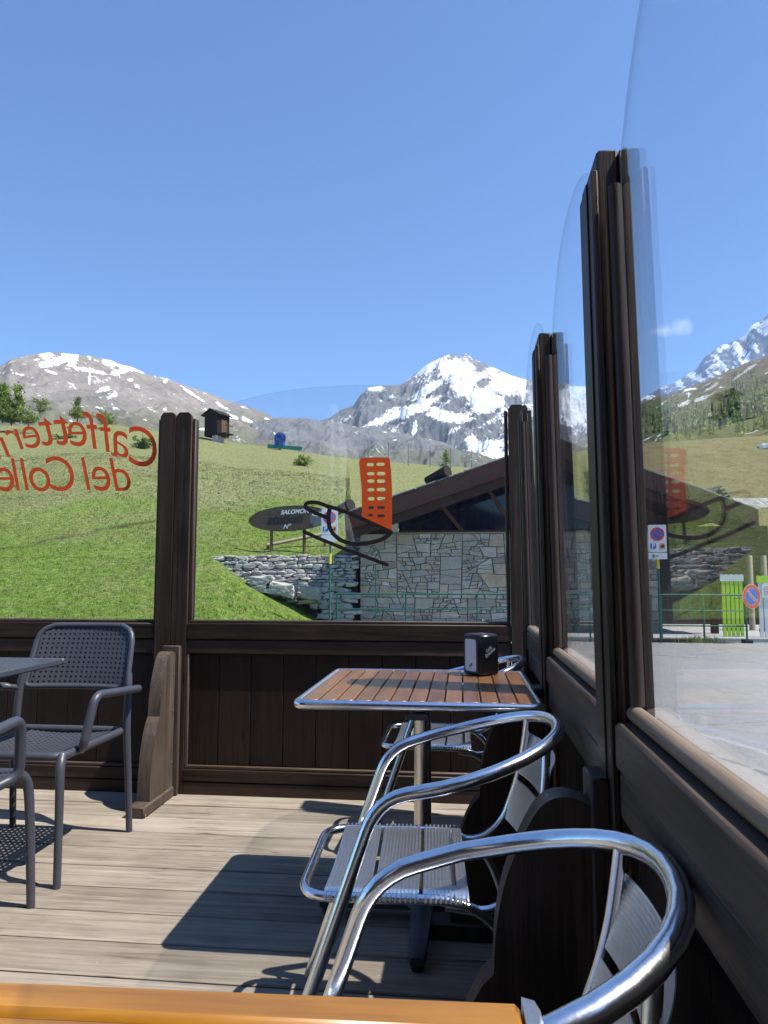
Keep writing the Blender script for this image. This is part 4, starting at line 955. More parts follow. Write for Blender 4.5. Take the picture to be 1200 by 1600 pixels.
# dry stone wall with boulders
rg = random.Random(21)
def rock(c, sx, sy, sz, rg, sub=2, ang=0):
    bm = bmesh.new(); bmesh.ops.create_icosphere(bm, subdivisions=sub+(1 if sub == 3 else 0), radius=1); o = Vector((rg.uniform(0, 90), rg.uniform(0, 90), 0)); mb = MB(); vs = []; sk, sk2 = rg.uniform(-1, 1), rg.uniform(-1, 1)
    for v in bm.verts:
        p = v.co.copy(); k = max(abs(p.x), abs(p.y), abs(p.z)); p = p.lerp(p/k, .93)
        nn = float(fbm(np.array(p.x*1.3+o.x+p.z), np.array(p.y*1.3+o.y-p.z*1.7), 3, 8))-.5; nn2 = float(fbm(np.array(p.x*4+o.y+p.y*2), np.array(p.z*4+o.x), 3, 12))-.5; p *= 1+.16*nn2; p = Vector((p.x*(1+.5*nn+.18*p.z*sk), p.y, p.z*(1+.6*nn+.2*p.x*sk2)))
        x = p.x*sx; z = p.z*sz; x, z = x*math.cos(ang)-z*math.sin(ang), x*math.sin(ang)+z*math.cos(ang); vs.append((c[0]+x, c[1]+p.y*sy, c[2]+z))
    fs = [tuple(v.index for v in f.verts) for f in bm.faces]; bm.free(); return mb.add(vs, fs)
WLY = 19.65; wx0, wx1 = pxX(334, WLY), pxX(559, WLY)
dw = MB()
def wbase(x): return float(np.interp(x, [wx0, pxX(400, WLY), pxX(470, WLY), pxX(525, WLY), wx1], [1.15, .72, .30, -.2, -.4]))
zt = 1.66; z = zt; row = 0
while z > -.45:
    hgt_ = rg.uniform(.06, .13) if row < 9 else rg.uniform(.11, .22); x = wx0+rg.uniform(0, .1)+row*.02
    while x < wx1-.15:
        w_ = rg.uniform(.10, .42) if row < 9 else rg.uniform(.2, .6)
        if z-hgt_*.3 > wbase(x): m = rock((x+w_/2, WLY-.05+rg.uniform(-.05, .04)-.03*row, z-hgt_/2+rg.uniform(-.015, .02)), w_/2*1.05, .17, hgt_/2*rg.uniform(.95, 1.2), rg, 2, rg.gauss(0, .08)); dw = merge(dw, m)
        x += w_
    z -= hgt_*.93; row += 1
cw = MB(); cw.prism([(wx0+.1, 1.1), (wx1, -.5), (wx1, 1.5), (wx0+.1, 1.5)], lambda p: (p[0], WLY+.02, p[1]), lambda p: (p[0], WLY+.3, p[1]))
sw = Thing('dry_stone_wall', 'grey dry stone retaining wall cut into the grassy slope', 'wall', (-4.6, WLY, 0))
sw.part('stones', dw, M['rubble'], smooth=22); sw.part('core', cw, M['mortar'])
for k, (px_, py_, wx_, hz_, a_, lab) in enumerate(((409, 907, .33, .115, .06, 'long pale boulder just under the dry stone wall, above the biggest boulder'), (443, 921, .36, .17, -.22, 'biggest pale boulder lying at the foot of the dry stone wall, tilted to the right'), (408, 920, .22, .12, .1, 'small grey boulder half sunk in grass below the long pale boulder'), (486, 926, .25, .16, -.1, 'grey boulder half in shade, rightmost at the foot of the dry stone wall'))):
    c = atY(px_, py_, 18.95); single('boulder', lab, 'boulder', rock(c, wx_*.98, .3, hz_*.95, random.Random(50+k), 3, a_), M['rubble'], c, 'boulders below the dry stone wall', 55)
# oval sign on posts
SY = 20.7; sc_ = SY/FPX*1.0
os_ = Thing('oval_sign', 'brown oval wooden sign with white and black lettering on two posts', 'sign', atY(452, 862, SY))
ctr = atY(452, 810, SY); RXs = 67*sc_; RZs = 20.5*sc_; tilt = R(3)
def ov(u, v, y): x = u*math.cos(tilt)-v*math.sin(tilt); z = u*math.sin(tilt)+v*math.cos(tilt); return Vector((ctr.x+x, y, ctr.z+z))
poly = [(RXs*math.cos(2*math.pi*k/48), RZs*math.sin(2*math.pi*k/48)) for k in range(48)]
M['ovalw'] = wood('oval_sign_wood', (.055, .04, .028), (.13, .095, .066), 'X', .6)
bd = os_.part('board', MB().prism(poly, lambda p: ov(p[0], p[1], SY+.04), lambda p: ov(p[0], p[1], SY)), M['ovalw'])
def ovt(m, dx, dy): return moved(m, lambda v: ov(v.x+dx*sc_, v.y+dy*sc_, SY-.003-v.z))
os_.part('lettering', ovt(text_mb('SALOMON', 9.5*sc_, .35, .006, .002), 9, 10), M['signw'], bd)
os_.part('lettering', ovt(text_mb('station', 21*sc_, .3, .016, .002), -8, -1), M['ink'], bd)
os_.part('lettering', ovt(text_mb('N°', 10*sc_, .4, .003, .002), -5, -13), M['signw'], bd)
gp_ = [(50*sc_+17*sc_*math.cos(2*math.pi*k/30), -4*sc_+13*sc_*math.sin(2*math.pi*k/30)) for k in range(30)]
gp_ = [(x, z) for x, z in gp_]
os_.part('grey_patch', MB().prism([(min(x, RXs*.93*math.sqrt(max(0, 1-(z/RZs)**2))), z) for x, z in gp_], lambda p: ov(p[0], p[1], SY-.002), lambda p: ov(p[0], p[1], SY-.004)), plain('grey_patch_paint', (.12, .12, .14), .6), bd)
lgm = shape_mb([[(9*sc_*math.cos(a), 3.4*sc_*math.sin(a)) for a in np.linspace(0, 2*math.pi, 30)[:-1]], [(6.5*sc_*math.cos(a), 2.2*sc_*math.sin(a)) for a in np.linspace(0, 2*math.pi, 30)[:-1]]], .002)
lg3 = shape_mb([[(2.2*sc_*math.cos(a), 2.0*sc_*math.sin(a)) for a in np.linspace(0, 2*math.pi, 20)[:-1]]], .002)
os_.part('logo', merge(ovt(lgm, 46, 4), ovt(lg3, 46, 4)), M['signw'], bd)
for px_, yb in ((424, 863), (475, 862)):
    a = atY(px_, yb+3, SY+.09); b = atY(px_+.5, 815, SY+.09); os_.part('post', MB().tube([a, b], .046, seg=10), M['post'])
rl = Thing('log_rail', 'peeled log rail sloping behind the oval sign', 'rail', atY(417, 853, SY+.4)); a = atY(417, 852, SY+.4); b = atY(507, 834, SY+1.2)
rl.part('rail', MB().tube([a, b], .055, seg=10), M['log']); g = atY(418, 852, SY+.45)
rp_ = MB()
for q in (a, b): rp_.tube([(q.x, q.y+.12, q.z-.5), (q.x, q.y+.12, q.z+.05)], .05, seg=10)
part_each(rl, 'post', rp_, M['post'])
# parking signs
def ring_mb(r1, r2, y, cx, cz, n_=32): return moved(shape_mb([[(r1*math.cos(2*math.pi*k/n_), r1*math.sin(2*math.pi*k/n_)) for k in range(n_)]]+([[(r2*math.cos(2*math.pi*k/n_), r2*math.sin(2*math.pi*k/n_)) for k in range(n_)]] if r2 else []), .001), lambda v: Vector((cx+v.x, y-v.z, cz+v.y)))
def parking_sign(label, px_, ytop, yband, Y, s=1.0, arrow=True):
    k = Y/FPX; x = pxX(px_, Y); ztop = atY(px_, ytop, Y).z; t = Thing('parking_sign', label, 'sign', (x, Y, GZ), 0, 'parking signs by the green railing')
    pl_ = t.part('plate', moved(shape_mb([rrect(26.5*k, 41*k, 2*k)], .008), lambda v: Vector((x+v.x, Y-v.z, ztop-20.5*k+v.y))), M['signw'])
    cz = ztop-14*k; yy = Y-.0105
    t.part('symbol', ring_mb(10.3*k, 7.6*k, yy, x, cz), M['red'], pl_); t.part('symbol', ring_mb(7.5*k, 0, yy, x, cz), M['blue'], pl_)
    d = Vector((.707, 0, -.707)); t.part('symbol', MB().obox((x, yy-.003, cz), (d, Vector((0, 1, 0)), Vector((.707, 0, .707))), (7.4*k, .001, 1.1*k), 0), M['red'], pl_)
    t.part('symbol', MB().box(x-10.5*k, x-2.2*k, yy-.0006, yy+.001, ztop-36*k, ztop-28*k, 0), M['blue'], pl_)
    t.part('lettering', moved(text_mb('P', 9*k, 0, .004, .001), lambda v: Vector((x-6.3*k+v.x, yy-.003-v.z, ztop-32*k+v.y))), M['signw'], pl_)
    t.part('symbol', MB().box(x+3*k, x+10.8*k, yy-.0006, yy+.001, ztop-36*k, ztop-28*k, 0), M['orange'], pl_)
    tk = MB(); tk.box(x+4.2*k, x+9.6*k, yy-.0022, yy-.001, ztop-34.4*k, ztop-31.6*k, 0); tk.box(x+6.4*k, x+9.6*k, yy-.0022, yy-.001, ztop-31.5*k, ztop-30*k, 0); t.part('symbol', tk, M['ink'], pl_)
    p2 = t.part('plate', moved(shape_mb([rrect(27*k, 10*k, 1*k)], .008), lambda v: Vector((x+v.x, Y-v.z, ztop-47*k+v.y))), M['signw'])
    if arrow:
        am = MB(); am.box(x-8*k, x+1*k, yy-.0006, yy+.001, ztop-47.6*k, ztop-46.6*k, 0); am.obox((x-6.7*k, yy-.0012, ztop-45.8*k), (Vector((.707, 0, .707)), Vector((0, 1, 0)), Vector((.707, 0, -.707))), (2.3*k, .0008, .5*k), 0); am.obox((x-6.7*k, yy-.0012, ztop-48.4*k), (Vector((.707, 0, -.707)), Vector((0, 1, 0)), Vector((.707, 0, .707))), (2.3*k, .0008, .5*k), 0); t.part('symbol', am, M['ink'], p2)
    t.part('post', MB().tube([(x+.01, Y+.04, GZ-.05), (x+.01, Y+.04, ztop-.02)], .025, seg=10), M['green'])
    zb = atY(px_, yband, Y).z; t.part('tape', MB().tube([(x+.01, Y+.04, zb-8*k), (x+.01, Y+.04, zb+8*k)], .034, seg=10), M['yellow'])
parking_sign('no parking sign behind the dark chairlift emblem, left of the chalet', 514.5, 795, 873, 17.0, arrow=False)
parking_sign('no parking sign with arrow plate, seen through the right hand glass', 1029, 820, 880, 17.0)
# green railing
FY = 17.3
def railing(label, x0, x1, posts_, mid=True):
    t = Thing('railing', label, 'railing', ((x0+x1)/2, FY, GZ), 0, 'green tube railings along the road')
    for zz in (.66, .30, -.05):
        t.part('rail', MB().tube([(x0, FY, zz), (x1, FY, zz)], .022 if zz > .5 else .016, seg=10), M['green'])
    for x in posts_: t.part('post', MB().tube([(x, FY+.001, GZ-.03), (x, FY+.001, .665)], .022, seg=10), M['green'])
    b = MB()
    for x in (posts_[0], posts_[-1]): b.box(x-.1, x+.65 if x == posts_[0] else x+.1, FY-.1, FY+.1, GZ-.04, GZ+.05, .015)
    part_each(t, 'foot', b, M['rubber'])
railing('green tube railing in front of the chalet wall', pxX(525, FY), pxX(815, FY), [pxX(q, FY) for q in (527, 634, 745, 813)])
railing('green tube railing between the tall posts of the windbreak', pxX(822, FY), pxX(1018, FY), [pxX(q, FY) for q in (824, 920, 1016)])
railing('green tube railing ending at the round no parking sign', pxX(1026, FY), pxX(1165, FY), [pxX(q, FY) for q in (1031, 1097, 1163)])
st = Thing('railing_stake', 'thin green stake rising above the railing by the chalet wall', 'stake', (pxX(587, FY+.2), FY+.2, GZ)); st.part('stake', MB().tube([(pxX(587, FY+.2), FY+.2, GZ), (pxX(587, FY+.2), FY+.2, atY(587, 884, FY+.2).z)], .016, seg=8), M['green'])
# round no parking sign leaning on the railing end
x, zc_ = pxX(1173, 17.1), atY(1173, 932, 17.1).z; k = 17.1/FPX
t = Thing('no_parking_sign', 'round red and blue no parking sign leaning on the end of the railing', 'sign', (x, 17.1, zc_-.3), R(28))
t.o = Vector((0, 0, 0)); RR = 18*k
t.part('disc', moved(ring_mb(RR, 0, 0, 0, .3), lambda v: v), M['signw']); t.part('symbol', ring_mb(RR*.97, RR*.70, -.003, 0, .3), M['red']); t.part('symbol', ring_mb(RR*.67, 0, -.003, 0, .3), M['blue'])
t.part('symbol', MB().obox((0, -.006, .3), (Vector((.707, 0, -.707)), Vector((0, 1, 0)), Vector((.707, 0, .707))), (RR*.68, .001, RR*.10), 0), M['signw'])
t.part('symbol', MB().obox((0, -.0085, .3), (Vector((.707, 0, -.707)), Vector((0, 1, 0)), Vector((.707, 0, .707))), (RR*.68, .001, RR*.06), 0), M['red'])
t.part('bracket', MB().tube([(0, .02, .3), (-.28, .25, .25)], .015, seg=8), M['wire'])
# lime slatted screens
def screen(label, px0, px1, ytop, ybot, Y, white):
    k = Y/FPX; x0, x1 = pxX(px0, Y), pxX(px1, Y); zt = atY(px0, ytop, Y).z; zb = GZ+.06
    t = Thing('slatted_screen', label, 'screen', ((x0+x1)/2, Y, zb), 0, 'lime slatted screens by the railing'); n_ = 5; w_ = (x1-x0)/n_
    s_ = MB()
    for i in range(n_): s_.box(x0+i*w_+.012, x0+(i+1)*w_-.012, Y, Y+.03, zb, zt-.16, .004)
    t.part('slats', s_, M['signw'] if white else M['lime'])
    b = MB(); b.box(x0+.01, x1-.01, Y+.031, Y+.06, zb+.12, zb+.2); b.box(x0+.01, x1-.01, Y+.031, Y+.06, zt-.4, zt-.3); part_each(t, 'batten', b, M['post'])
    top = [(x0-.02, zt-.17), (x1+.02, zt-.17)]+[(lerp(x1+.02, x0-.02, q/16), zt-.012*(1+math.cos(q*1.9))) for q in range(17)]
    t.part('scalloped_band', MB().prism(top, lambda p: (p[0], Y-.012, p[1]), lambda p: (p[0], Y-.001, p[1])), M['lime'] if white else M['signw'])
    if white:
        pn = t.part('notice', MB().box(x0+.08, x1-.08, Y-.03, Y-.001, zt-.52, zt-.22, .003), M['white'])
        ln_ = MB()
        for i in range(4): ln_.box(x0+.12, x1-.12-.05*(i % 2), Y-.034, Y-.031, zt-.28-i*.055, zt-.27-i*.055, 0)
        t.part('stripe', ln_, M['red'], pn)
screen('lime green slatted screen with a white scalloped top behind the railing', 1126, 1160, 897, 985, 18.1, False)
screen('white slatted screen with a lime scalloped top and a notice, at the right edge', 1183, 1222, 899, 985, 17.9, True)
for px_, lab in ((1172, 'pale wooden bollard between the two slatted screens'), (1194, 'pale wooden bollard behind the white slatted screen')):
    p = Vector((pxX(px_, 20.2), 20.2, GZ)); zt = atY(px_, 868, 20.2).z
    single('bollard', lab, 'bollard', MB().lathe([(.075, 0), (.075, zt-GZ-.03), (.06, zt-GZ)], p, 14), M['log'], p, 'pale bollards at the chalet')
# wooden hut
hy = 67.5; k = hy/FPX; hx = pxX(334, hy); hb = atY(334, 683, hy).z-.12
ht = Thing('wooden_hut', 'small dark wooden hut with pitched roof on the hill crest', 'hut', (hx, hy, hb))
u_ = Vector((.93, -.36, 0)).normalized(); v_ = Vector((.36, .93, 0)).normalized()
def hp(a, b, z): return Vector((hx, hy, hb))+u_*a+v_*b+Vector((0, 0, z))
W2, D2, Hh = 13.5*k, 15*k, 35*k
hw = MB(); hw.obox(hp(0, 0, Hh/2+.1), (u_, v_, Vector((0, 0, 1))), (W2, D2, Hh/2), .02)
hw.prism([(-W2, Hh+.08), (W2, Hh+.08), (0, Hh+9*k)], lambda p: hp(p[0], -D2, p[1]), lambda p: hp(p[0], D2, p[1]))
ht.part('wall', hw, M['hut'])
hr = MB()
for s in (-1, 1): hr.prism([(0, Hh+11.5*k), (s*W2*1.35, Hh+1.5*k), (s*W2*1.35, Hh-.0*k), (0, Hh+9.8*k)], lambda p: hp(p[0], -D2*1.25, p[1]), lambda p: hp(p[0], D2*1.15, p[1]))
ht.part('roof', hr, M['hut']); fb_ = MB(); fb_.obox(hp(.55*W2, -.35*D2, -.25), (u_, v_, Vector((0, 0, 1))), (W2*.38, D2*.6, .42), .02); ht.part('foundation', fb_, M['concrete'])
hd = MB(); hd.obox(hp(W2+.02, .1, Hh*.42), (v_, u_, Vector((0, 0, 1))), (.42, .03, .9), .01); ht.part('door', hd, M['post'])
hs = MB(); hs.obox(hp(W2+.5, -.2, .25), (u_, v_, Vector((0, 0, 1))), (.45, .6, .06), .01); hs.bar(hp(W2+.9, -.75, -.6), hp(W2+.9, -.75, 1.1), .07, .07); hs.bar(hp(W2+.9, .35, -.6), hp(W2+.9, .35, 1.1), .07, .07); hs.bar(hp(W2+.9, -.75, 1.05), hp(W2+.9, .35, 1.05), .06, .06); ht.part('porch', hs, M['hut'])
# blue covered snow machine with teal netting
by = 67.0; k = by/FPX; p0 = atY(437, 697, by)
sm_ = Thing('snow_cannon', 'blue covered snow cannon with toothed rim on the ridge', 'snow cannon', p0)
bp = [(-6*k, 0), (7*k, 0), (8*k, 5*k), (6.2*k, 12*k)]
teeth = []
for q in range(0, 26):
    a = R(-30+q*240/25); r = (9.2 if q % 2 else 7.4)*k; teeth.append((0.5*k+r*math.cos(a), 13.5*k+r*.95*math.sin(a)))
sm_.part('cover', MB().prism([(-7*k, 0), (7*k, 0), (7.6*k, 9*k)]+teeth+[(-7.2*k, 9*k)], lambda p: (p0.x+p[0], p0.y-.35, p0.z+p[1]), lambda p: (p0.x+p[0]*.9, p0.y+.5, p0.z+p[1])), M['bluetarp'], smooth=20)
sm_.part('fan_rim', MB().tube([(p0.x+.5*k+5*k*math.cos(R(q*20)), p0.y-.37, p0.z+13.5*k+5*k*math.sin(R(q*20))) for q in range(18)], .05, True, 8), M['bluetarp'])
sm_.part('leg', MB().tube([(p0.x, p0.y, p0.z-.8), (p0.x, p0.y, p0.z)], .12, seg=8), M['wire'])
nm = MB(); a = atY(418, 697, by-.3); b = atY(472, 701, by-.3); nm.bar(a, b, .06, .36); single('netting', 'low teal safety netting strip under the blue snow cannon', 'netting', nm, M['teal'], a)
a = atY(473, 706, 60); b = atY(486, 690, 60.3); single('stake', 'thin leaning stake beside the bush on the ridge', 'stake', MB().tube([a, b], .035, seg=6), M['wire'], a)
# wire fence along the ridge
wf = Thing('wire_fence', 'thin wire fence of slender poles along the ridge above the chalet', 'fence', (pxX(670, 66), 66, 10))
pp = []
for px_ in (575, 607, 638, 672, 704, 737, 772, 806):
    Y = 66; yb = interp(CREST, px_); a = atY(px_, yb+4, Y); b = atY(px_, yb-30, Y); pp.append((a, b)); wf.part('pole', MB().tube([a, b], .03, seg=6), M['wire'])
wr_ = MB()
for f in (.45, .9):
    for (a, b), (c, d) in zip(pp[:-1], pp[1:]): wr_.tube([a.lerp(b, f), c.lerp(d, f)], .006, seg=4)
wf.part('wire', wr_, M['wire'])
# far houses with stone roofs, right
def house(label, px0, px1, yr, ye, Y, dep=5, gable_front=True):
    x0, x1 = pxX(px0, Y), pxX(px1, Y); zr = atY(px0, yr, Y).z; ze = atY(px0, ye, Y).z; xm = (x0+x1)/2; zb = hill_z(xm/Y, Y)-1.5
    t = Thing('house', label, 'house', (xm, Y, zb+1.5), 0, 'stone roofed houses on the slope')
    wm_ = MB(); wm_.box(x0+.25, x1-.25, Y+.3, Y+dep, zb, ze, .01)
    if gable_front: wm_.prism([(x0+.25, ze), (x1-.25, ze), (xm, zr-.15)], lambda p: (p[0], Y+.3, p[1]), lambda p: (p[0], Y+dep, p[1]))
    t.part('wall', wm_, M['hut'] if gable_front else M['slate']); r = MB(); rg = random.Random(int(px0))
    if gable_front:
        for (xe) in (x0, x1):
            for i in range(5):
                for j in range(7):
                    f = (i+.5)/5; c = Vector((lerp(xm, xe, f), Y+(j+.5)*dep/7, lerp(zr, ze, f)+.02*(j % 2))); d = Vector((xe-xm, 0, ze-zr)).normalized(); up = d.cross(Vector((0, 1, 0))); up = up if up.z > 0 else -up
                    r.obox(c, (d, Vector((0, 1, 0)), up), (abs(xe-xm)/9.2, dep/13.5, .05), .01)
    else:
        n_ = 12
        for i in range(n_):
            for j in range(4):
                f = (j+.5)/4; c = Vector((lerp(x0, x1, (i+.5)/n_), lerp(Y, Y+dep*.5, f), lerp(ze, zr, f)+rg.uniform(0, .03))); d = Vector((0, dep*.5, zr-ze)).normalized(); up = Vector((1, 0, 0)).cross(d)
                r.obox(c, (Vector((1, 0, 0)), d, up), ((x1-x0)/n_*.49, dep*.07, .05), .01)
        wm2 = MB(); wm2.prism([(Y+.02, ze-.06), (Y+dep, ze-.06), (Y+dep*.52, zr-.06)], lambda p: (x0+.05, p[0], p[1]), lambda p: (x1-.05, p[0], p[1])); t.part('gable', wm2, M['slate'])
    t.part('roof', r, M['roofst'])
    wn_ = MB(); wn_.box(xm-.35, xm+.35, Y+.27, Y+.298, ze-1.1, ze-.3, .01); t.part('window', wn_, M['dglass'])
house('small gabled house with a stone slab roof above the chalet porch', 1112, 1152, 757, 783, 46)
house('low long house with a pale slab roof at the right edge', 1158, 1260, 772, 800, 47.5, 6, False)
house('pale slab roof showing behind the chalet roof slope', 1060, 1102, 749, 771, 50, 6, False)
# snow patch near the houses is part of the slope: thin remnant drift
p = hillpt(1177, 66); dm = rock((p.x, p.y, p.z-.05), .62, .8, .2, random.Random(4), 3); single('snow_drift', 'leftover white snow drift on the brown slope at the right', 'snow', dm, plain('old_snow', (.82, .84, .88), .8), p, None, 60)
# ================================================================== VEGETATION
def leafmat(name, lo, hi):
    m, t, b = newmat(name); n = N(t); n.l(n.ramp(n.island(), [(0, lo), (.6, hi), (1, tuple(min(1, c*1.4) for c in hi))]), b.inputs['Base Color']); b.inputs['Roughness'].default_value = .7; b.inputs['Specular IOR Level'].default_value = .2; return m
M['larch'] = leafmat('fresh_larch_needles', (.05, .085, .018), (.17, .24, .05))
M['bushg'] = leafmat('dark_bush_leaves', (.035, .06, .015), (.10, .145, .03))
M['grassb'] = leafmat('grass_blades', (.10, .15, .02), (.24, .27, .07))
M['conif'] = leafmat('conifer_needles', (.012, .022, .010), (.045, .065, .022))
def shrub(label, px_, ytop, ybase, wpx, Y, kind='larch', n_=420, seed=0, tree=False):
    rg = random.Random(seed); k = Y/FPX; b = atY(px_, ybase, Y); H_ = (ybase-ytop)*k; Wd = wpx*k/2
    t = Thing('larch_tree' if tree else 'shrub', label, 'tree' if tree else 'shrub', b, 0, 'shrubs and young larches on the hill')
    tr = MB(); tr.tube([b-Vector((0, 0, .3)), b+Vector((rg.uniform(-.05, .05), 0, H_*.5)), b+Vector((0, 0, H_*.97))], [.07*H_/3, .05*H_/3, .01], seg=6)
    tips = []
    nb = 46 if tree else 26
    for i in range(nb):
        f = rg.uniform(.0, .95)**1.25; a = rg.uniform(0, 2*math.pi); L_ = Wd*(1-f*.88)*rg.uniform(.6, 1.15) if tree else Wd*math.sqrt(max(.05, 1-(f*.9)**2))*rg.uniform(.55, 1.12)
        s = b+Vector((0, 0, H_*f*(.95 if tree else .6))); e = s+Vector((math.cos(a)*L_, math.sin(a)*L_, L_*.18 if tree else H_*.3*rg.uniform(.2, 1)))
        tr.tube([s, e], [.018, .006], seg=4); tips.append((s, e))
    t.part('trunk', tr, M['post'])
    lf = MB()
    for i in range(int(n_*3.2)):
        s, e = rg.choice(tips); q = s.lerp(e, rg.uniform(.15, 1.08))+Vector((rg.gauss(0, .10), rg.gauss(0, .10), rg.gauss(0, .09)))*max(.5, H_/2.2); r = rg.uniform(.07, .17)*max(.7, H_/2.6)
        d = Vector((rg.gauss(0, 1), rg.gauss(0, 1), rg.gauss(.4, .8))).normalized(); sd = d.orthogonal().normalized()*r*.32; lf.add([q-sd, q+d*r*.6-sd*.8, q+d*r*1.6, q+d*r*.6+sd*.8, q+sd], [(0, 1, 2, 3, 4)])
    t.part('crown', lf, M['larch'] if kind == 'larch' else M['bushg'], smooth=0)
shrub('tallest young larch at the left edge of the hill', 4, 592, 656, 50, 62, 'larch', 900, 1, True)
shrub('dark rounded bush at the foot of the tallest larch', 18, 612, 660, 62, 61.5, 'bush', 800, 2)
shrub('slim young larch between the tallest larch and the round bushes', 27, 592, 655, 24, 62, 'larch', 350, 3, True)
shrub('dense green bush at the right end of the left hand thicket', 45, 628, 662, 44, 60.5, 'larch', 500, 4)
shrub('low wide bush on the crest above the lettering', 62, 616, 644, 40, 66, 'larch', 450, 5)
shrub('conical young larch on the crest, middle of the shrubs', 121, 616, 654, 36, 65, 'larch', 520, 6, True)
shrub('rounded green bush on the crest right of the conical larch', 164, 634, 664, 42, 64, 'larch', 520, 7)
shrub('dark low bush behind the capital letter of the lettering', 222, 674, 702, 40, 50, 'bush', 420, 8)
shrub('low bush behind the middle of the lettering', 104, 672, 690, 50, 55, 'bush', 420, 9)
shrub('small lone bush on the slope below the snow cannon', 474, 706, 727, 32, 52, 'larch', 420, 10)
shrub('faint young larch on the ridge above the chalet roof', 697, 700, 733, 26, 64, 'larch', 260, 12, True)
# grass tufts on the lower meadow
rg = np.random.RandomState(5); gv = []; gf = []
cnt = 0
while cnt < 30000:
    px_ = rg.uniform(-160, 545); Y = 11.5+(rg.uniform(0, 1)**1.4)*34; t_2 = (px_-VPX)/FPX
    if px_ > 325 and 18.2 < Y < 20.1: continue
    if px_ > 470 and Y < 19.8: continue
    X = t_2*Y; z = hill_full(t_2, Y)
    hh = rg.uniform(.015, .06)*(1+.02*(Y-12)); 
    for q in range(3):
        a = rg.uniform(0, 6.283); dx, dy = math.cos(a)*.016*(1+.03*(Y-12)), math.sin(a)*.016*(1+.03*(Y-12)); lx, ly = rg.normal(0, .035), rg.normal(0, .035); o = len(gv); bx, by_ = X+rg.normal(0, .04), Y+rg.normal(0, .04)
        gv += [(bx-dx, by_-dy, z-.12), (bx+dx, by_+dy, z-.12), (bx+lx, by_+ly, z+hh)]; gf.append((o, o+1, o+2))
    cnt += 1
mb = MB(); mb.add(gv, gf); struct('grass', mb, gm, 0, 'stuff')
# weeds at the railing foot
rg = random.Random(8); wv = MB(); c = Vector((pxX(1090, 17.25), 17.25, GZ-.02))
for i in range(220):
    q = c+Vector((rg.gauss(0, .22), rg.gauss(0, .08), 0)); a = rg.uniform(0, 6.28); h_ = rg.uniform(.05, .2); sd = Vector((math.cos(a), math.sin(a), 0))*.012; wv.add([q-sd, q+sd, q+Vector((rg.gauss(0, .05), rg.gauss(0, .05), h_))], [(0, 1, 2)])
struct('weeds', wv, M['grassb'], 0, 'stuff')
# the wooded slope at the right: one far mass of conifers and larches
bpy.context.view_layer.update()
ws = bpy.data.objects['wooded_slope']; dg = bpy.context.evaluated_depsgraph_get()
from mathutils.bvhtree import BVHTree
bv = BVHTree.FromObject(ws, dg)
fm = MB(); rg = random.Random(31); cnt = 0
for i in range(5000):
    px_ = rg.uniform(930, 1330); Y = rg.uniform(90, 420); x = pxX(px_, Y); hit = bv.ray_cast(Vector((x, Y, 900)), Vector((0, 0, -1)))
    if hit[0] is None: continue
    z = hit[0].z; te_ = (z-CAMH)/Y; py_ = 800-FPX*(te_*math.cos(PITCH)-math.sin(PITCH))/(math.cos(PITCH)+te_*math.sin(PITCH))
    dens = math.exp(-((py_-668)/22)**2)+(.5 if px_ > 1150 and 600 < py_ < 680 else 0)
    if rg.random() > dens or py_ > 700: continue
    H_ = rg.uniform(1.5, 3.4); fm.cur = 1 if rg.random() < .78 else 0
    for lv in range(6):
        zz = z+H_*(.08+lv*.15); r = H_*.23*(1-lv/6.5)*rg.uniform(.7, 1.2); n_ = 7; a0 = rg.uniform(0, 6.28); vs = [(x, Y, zz+H_*.24)]
        for q in range(n_): a = a0+2*math.pi*q/n_; rr_ = r*rg.uniform(.5, 1.25); vs.append((x+rr_*math.cos(a), Y+rr_*math.sin(a), zz-rg.uniform(0, .1)*H_))
        fm.add(vs, [(0, 1+q, 1+(q+1) % n_) for q in range(n_)])
    cnt += 1
    if cnt > 900: break
struct('forest', mb := fm, [M['conif'], M['larch']], 0, 'stuff')
# ================================================================== BEHIND THE CAMERA: a closed parasol that the glass reflects
p = Vector((-1.55, -1.25, 0)); t = Thing('closed_parasol', 'closed white parasol tied in the middle, reflected in the end glass', 'parasol', p)
t.part('pole', MB().tube([p+Vector((0, 0, .07)), p+Vector((0, 0, 3.2))], .024, seg=12), M['alu'])
pm = MB(); vs = []; prof = [(.13, 1.35), (.24, 1.48), (.2, 1.7), (.13, 1.95), (.15, 2.2), (.15, 2.6), (.1, 2.95), (.03, 3.18)]; sg = 40
for (r, z) in prof:
    for q in range(sg): a = 2*math.pi*q/sg; rr_ = r*(1+.16*math.cos(8*a)); vs.append(p+Vector((rr_*math.cos(a), rr_*math.sin(a), z)))
pm.add(vs, [(j*sg+i, j*sg+(i+1) % sg, (j+1)*sg+(i+1) % sg, (j+1)*sg+i) for j in range(len(prof)-1) for i in range(sg)])
t.part('canopy', pm, M['parasol']); t.part('base', MB().lathe([(.28, 0), (.28, .05), (.05, .08)], p, 24), M['concrete'])

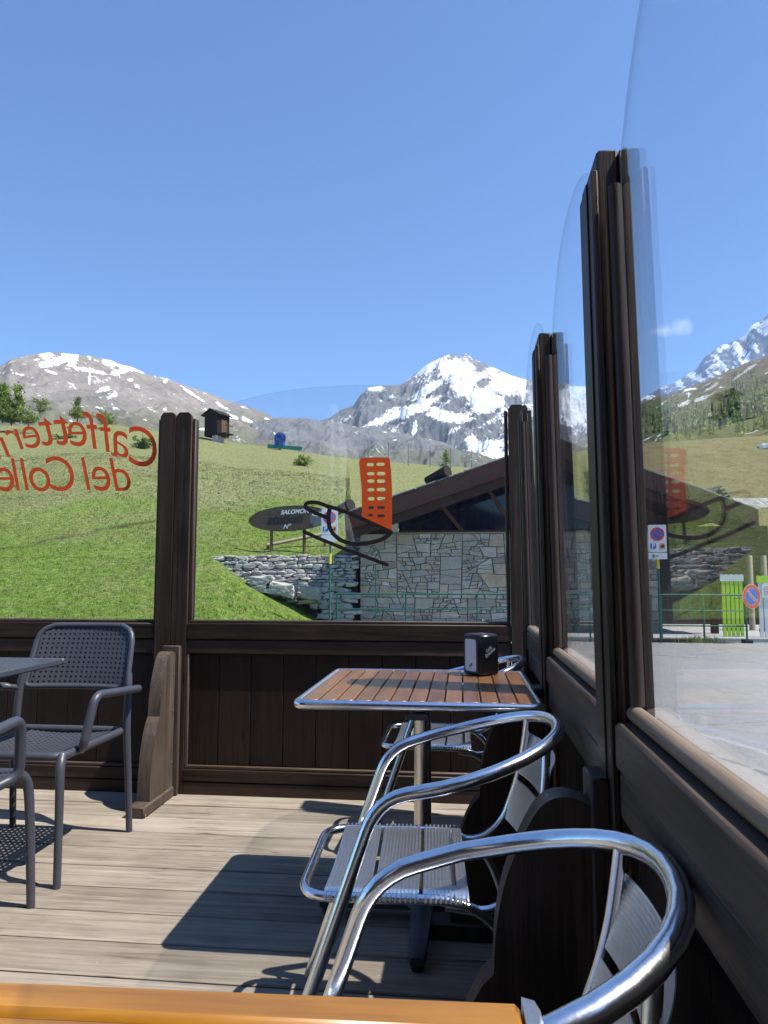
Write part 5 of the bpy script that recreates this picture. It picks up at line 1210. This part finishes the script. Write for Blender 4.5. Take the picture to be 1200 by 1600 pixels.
cf = Thing('cafe_building', 'unseen dark timber cafe building added behind the terrace', 'building', (-3.5, -4.0, GZ))  # unseen, added to give the glass dark reflections and deepen the shade
wmb = MB(); wmb.box(-9.5, 2.2, -10, -4.0, GZ, 4.6); wall_ = cf.part('wall', wmb, M['panelw'])
bmb = MB(); x = -9.45
while x < 2.15: bmb.box(x, x+.19, -3.999, -3.97, 0, 4.58, .006); x += .2
cf.part('cladding', bmb, M['panelw'], wall_)
for s_ in (-1, 1):
    cf.part('roof', MB().prism([(-3.65, 7.0), (-3.65+s_*6.9, 4.3), (-3.65+s_*6.9, 4.15), (-3.65, 6.82)], lambda p: (p[0], -3.2, p[1]), lambda p: (p[0], -10.8, p[1])), M['chalet'])
cf.part('gable', MB().prism([(-9.5, 4.6), (2.2, 4.6), (-3.65, 6.8)], lambda p: (p[0], -3.99, p[1]), lambda p: (p[0], -4.2, p[1])), M['panelw'])
for x in (-8.2, -6.2, -1.2, .6):
    f = MB(); f.box(x-.62, x+.62, -3.969, -3.90, .95, 2.25); fo = cf.part('window', f, M['chalet']); g_ = MB(); g_.box(x-.54, x+.54, -3.899, -3.89, 1.03, 2.17); cf.part('pane', g_, M['dglass'], fo)
dm_ = MB(); dm_.box(-4.2, -3.1, -3.969, -3.91, 0, 2.15); do_ = cf.part('door', dm_, M['chalet']); cf.part('handle', MB().tube([(-3.25, -3.87, .95), (-3.25, -3.87, 1.2)], .015), M['steel'], do_)

# ================================================================== the air between here and the mountains
hz = MB(); hz.box(-5200, 5200, -300, 5200, GZ-1.2, 1260, 0)
hm = bpy.data.materials.new('mountain_air'); hm.use_nodes = True; ht_ = hm.node_tree; ht_.nodes.remove(ht_.nodes['Principled BSDF'])
pv = ht_.nodes.new('ShaderNodeVolumePrincipled'); pv.inputs['Color'].default_value = (.72, .84, 1, 1); pv.inputs['Density'].default_value = .00007; pv.inputs['Anisotropy'].default_value = .2
ht_.links.new(pv.outputs[0], ht_.nodes['Material Output'].inputs['Volume'])
struct('haze', hz, hm, 0, 'stuff')
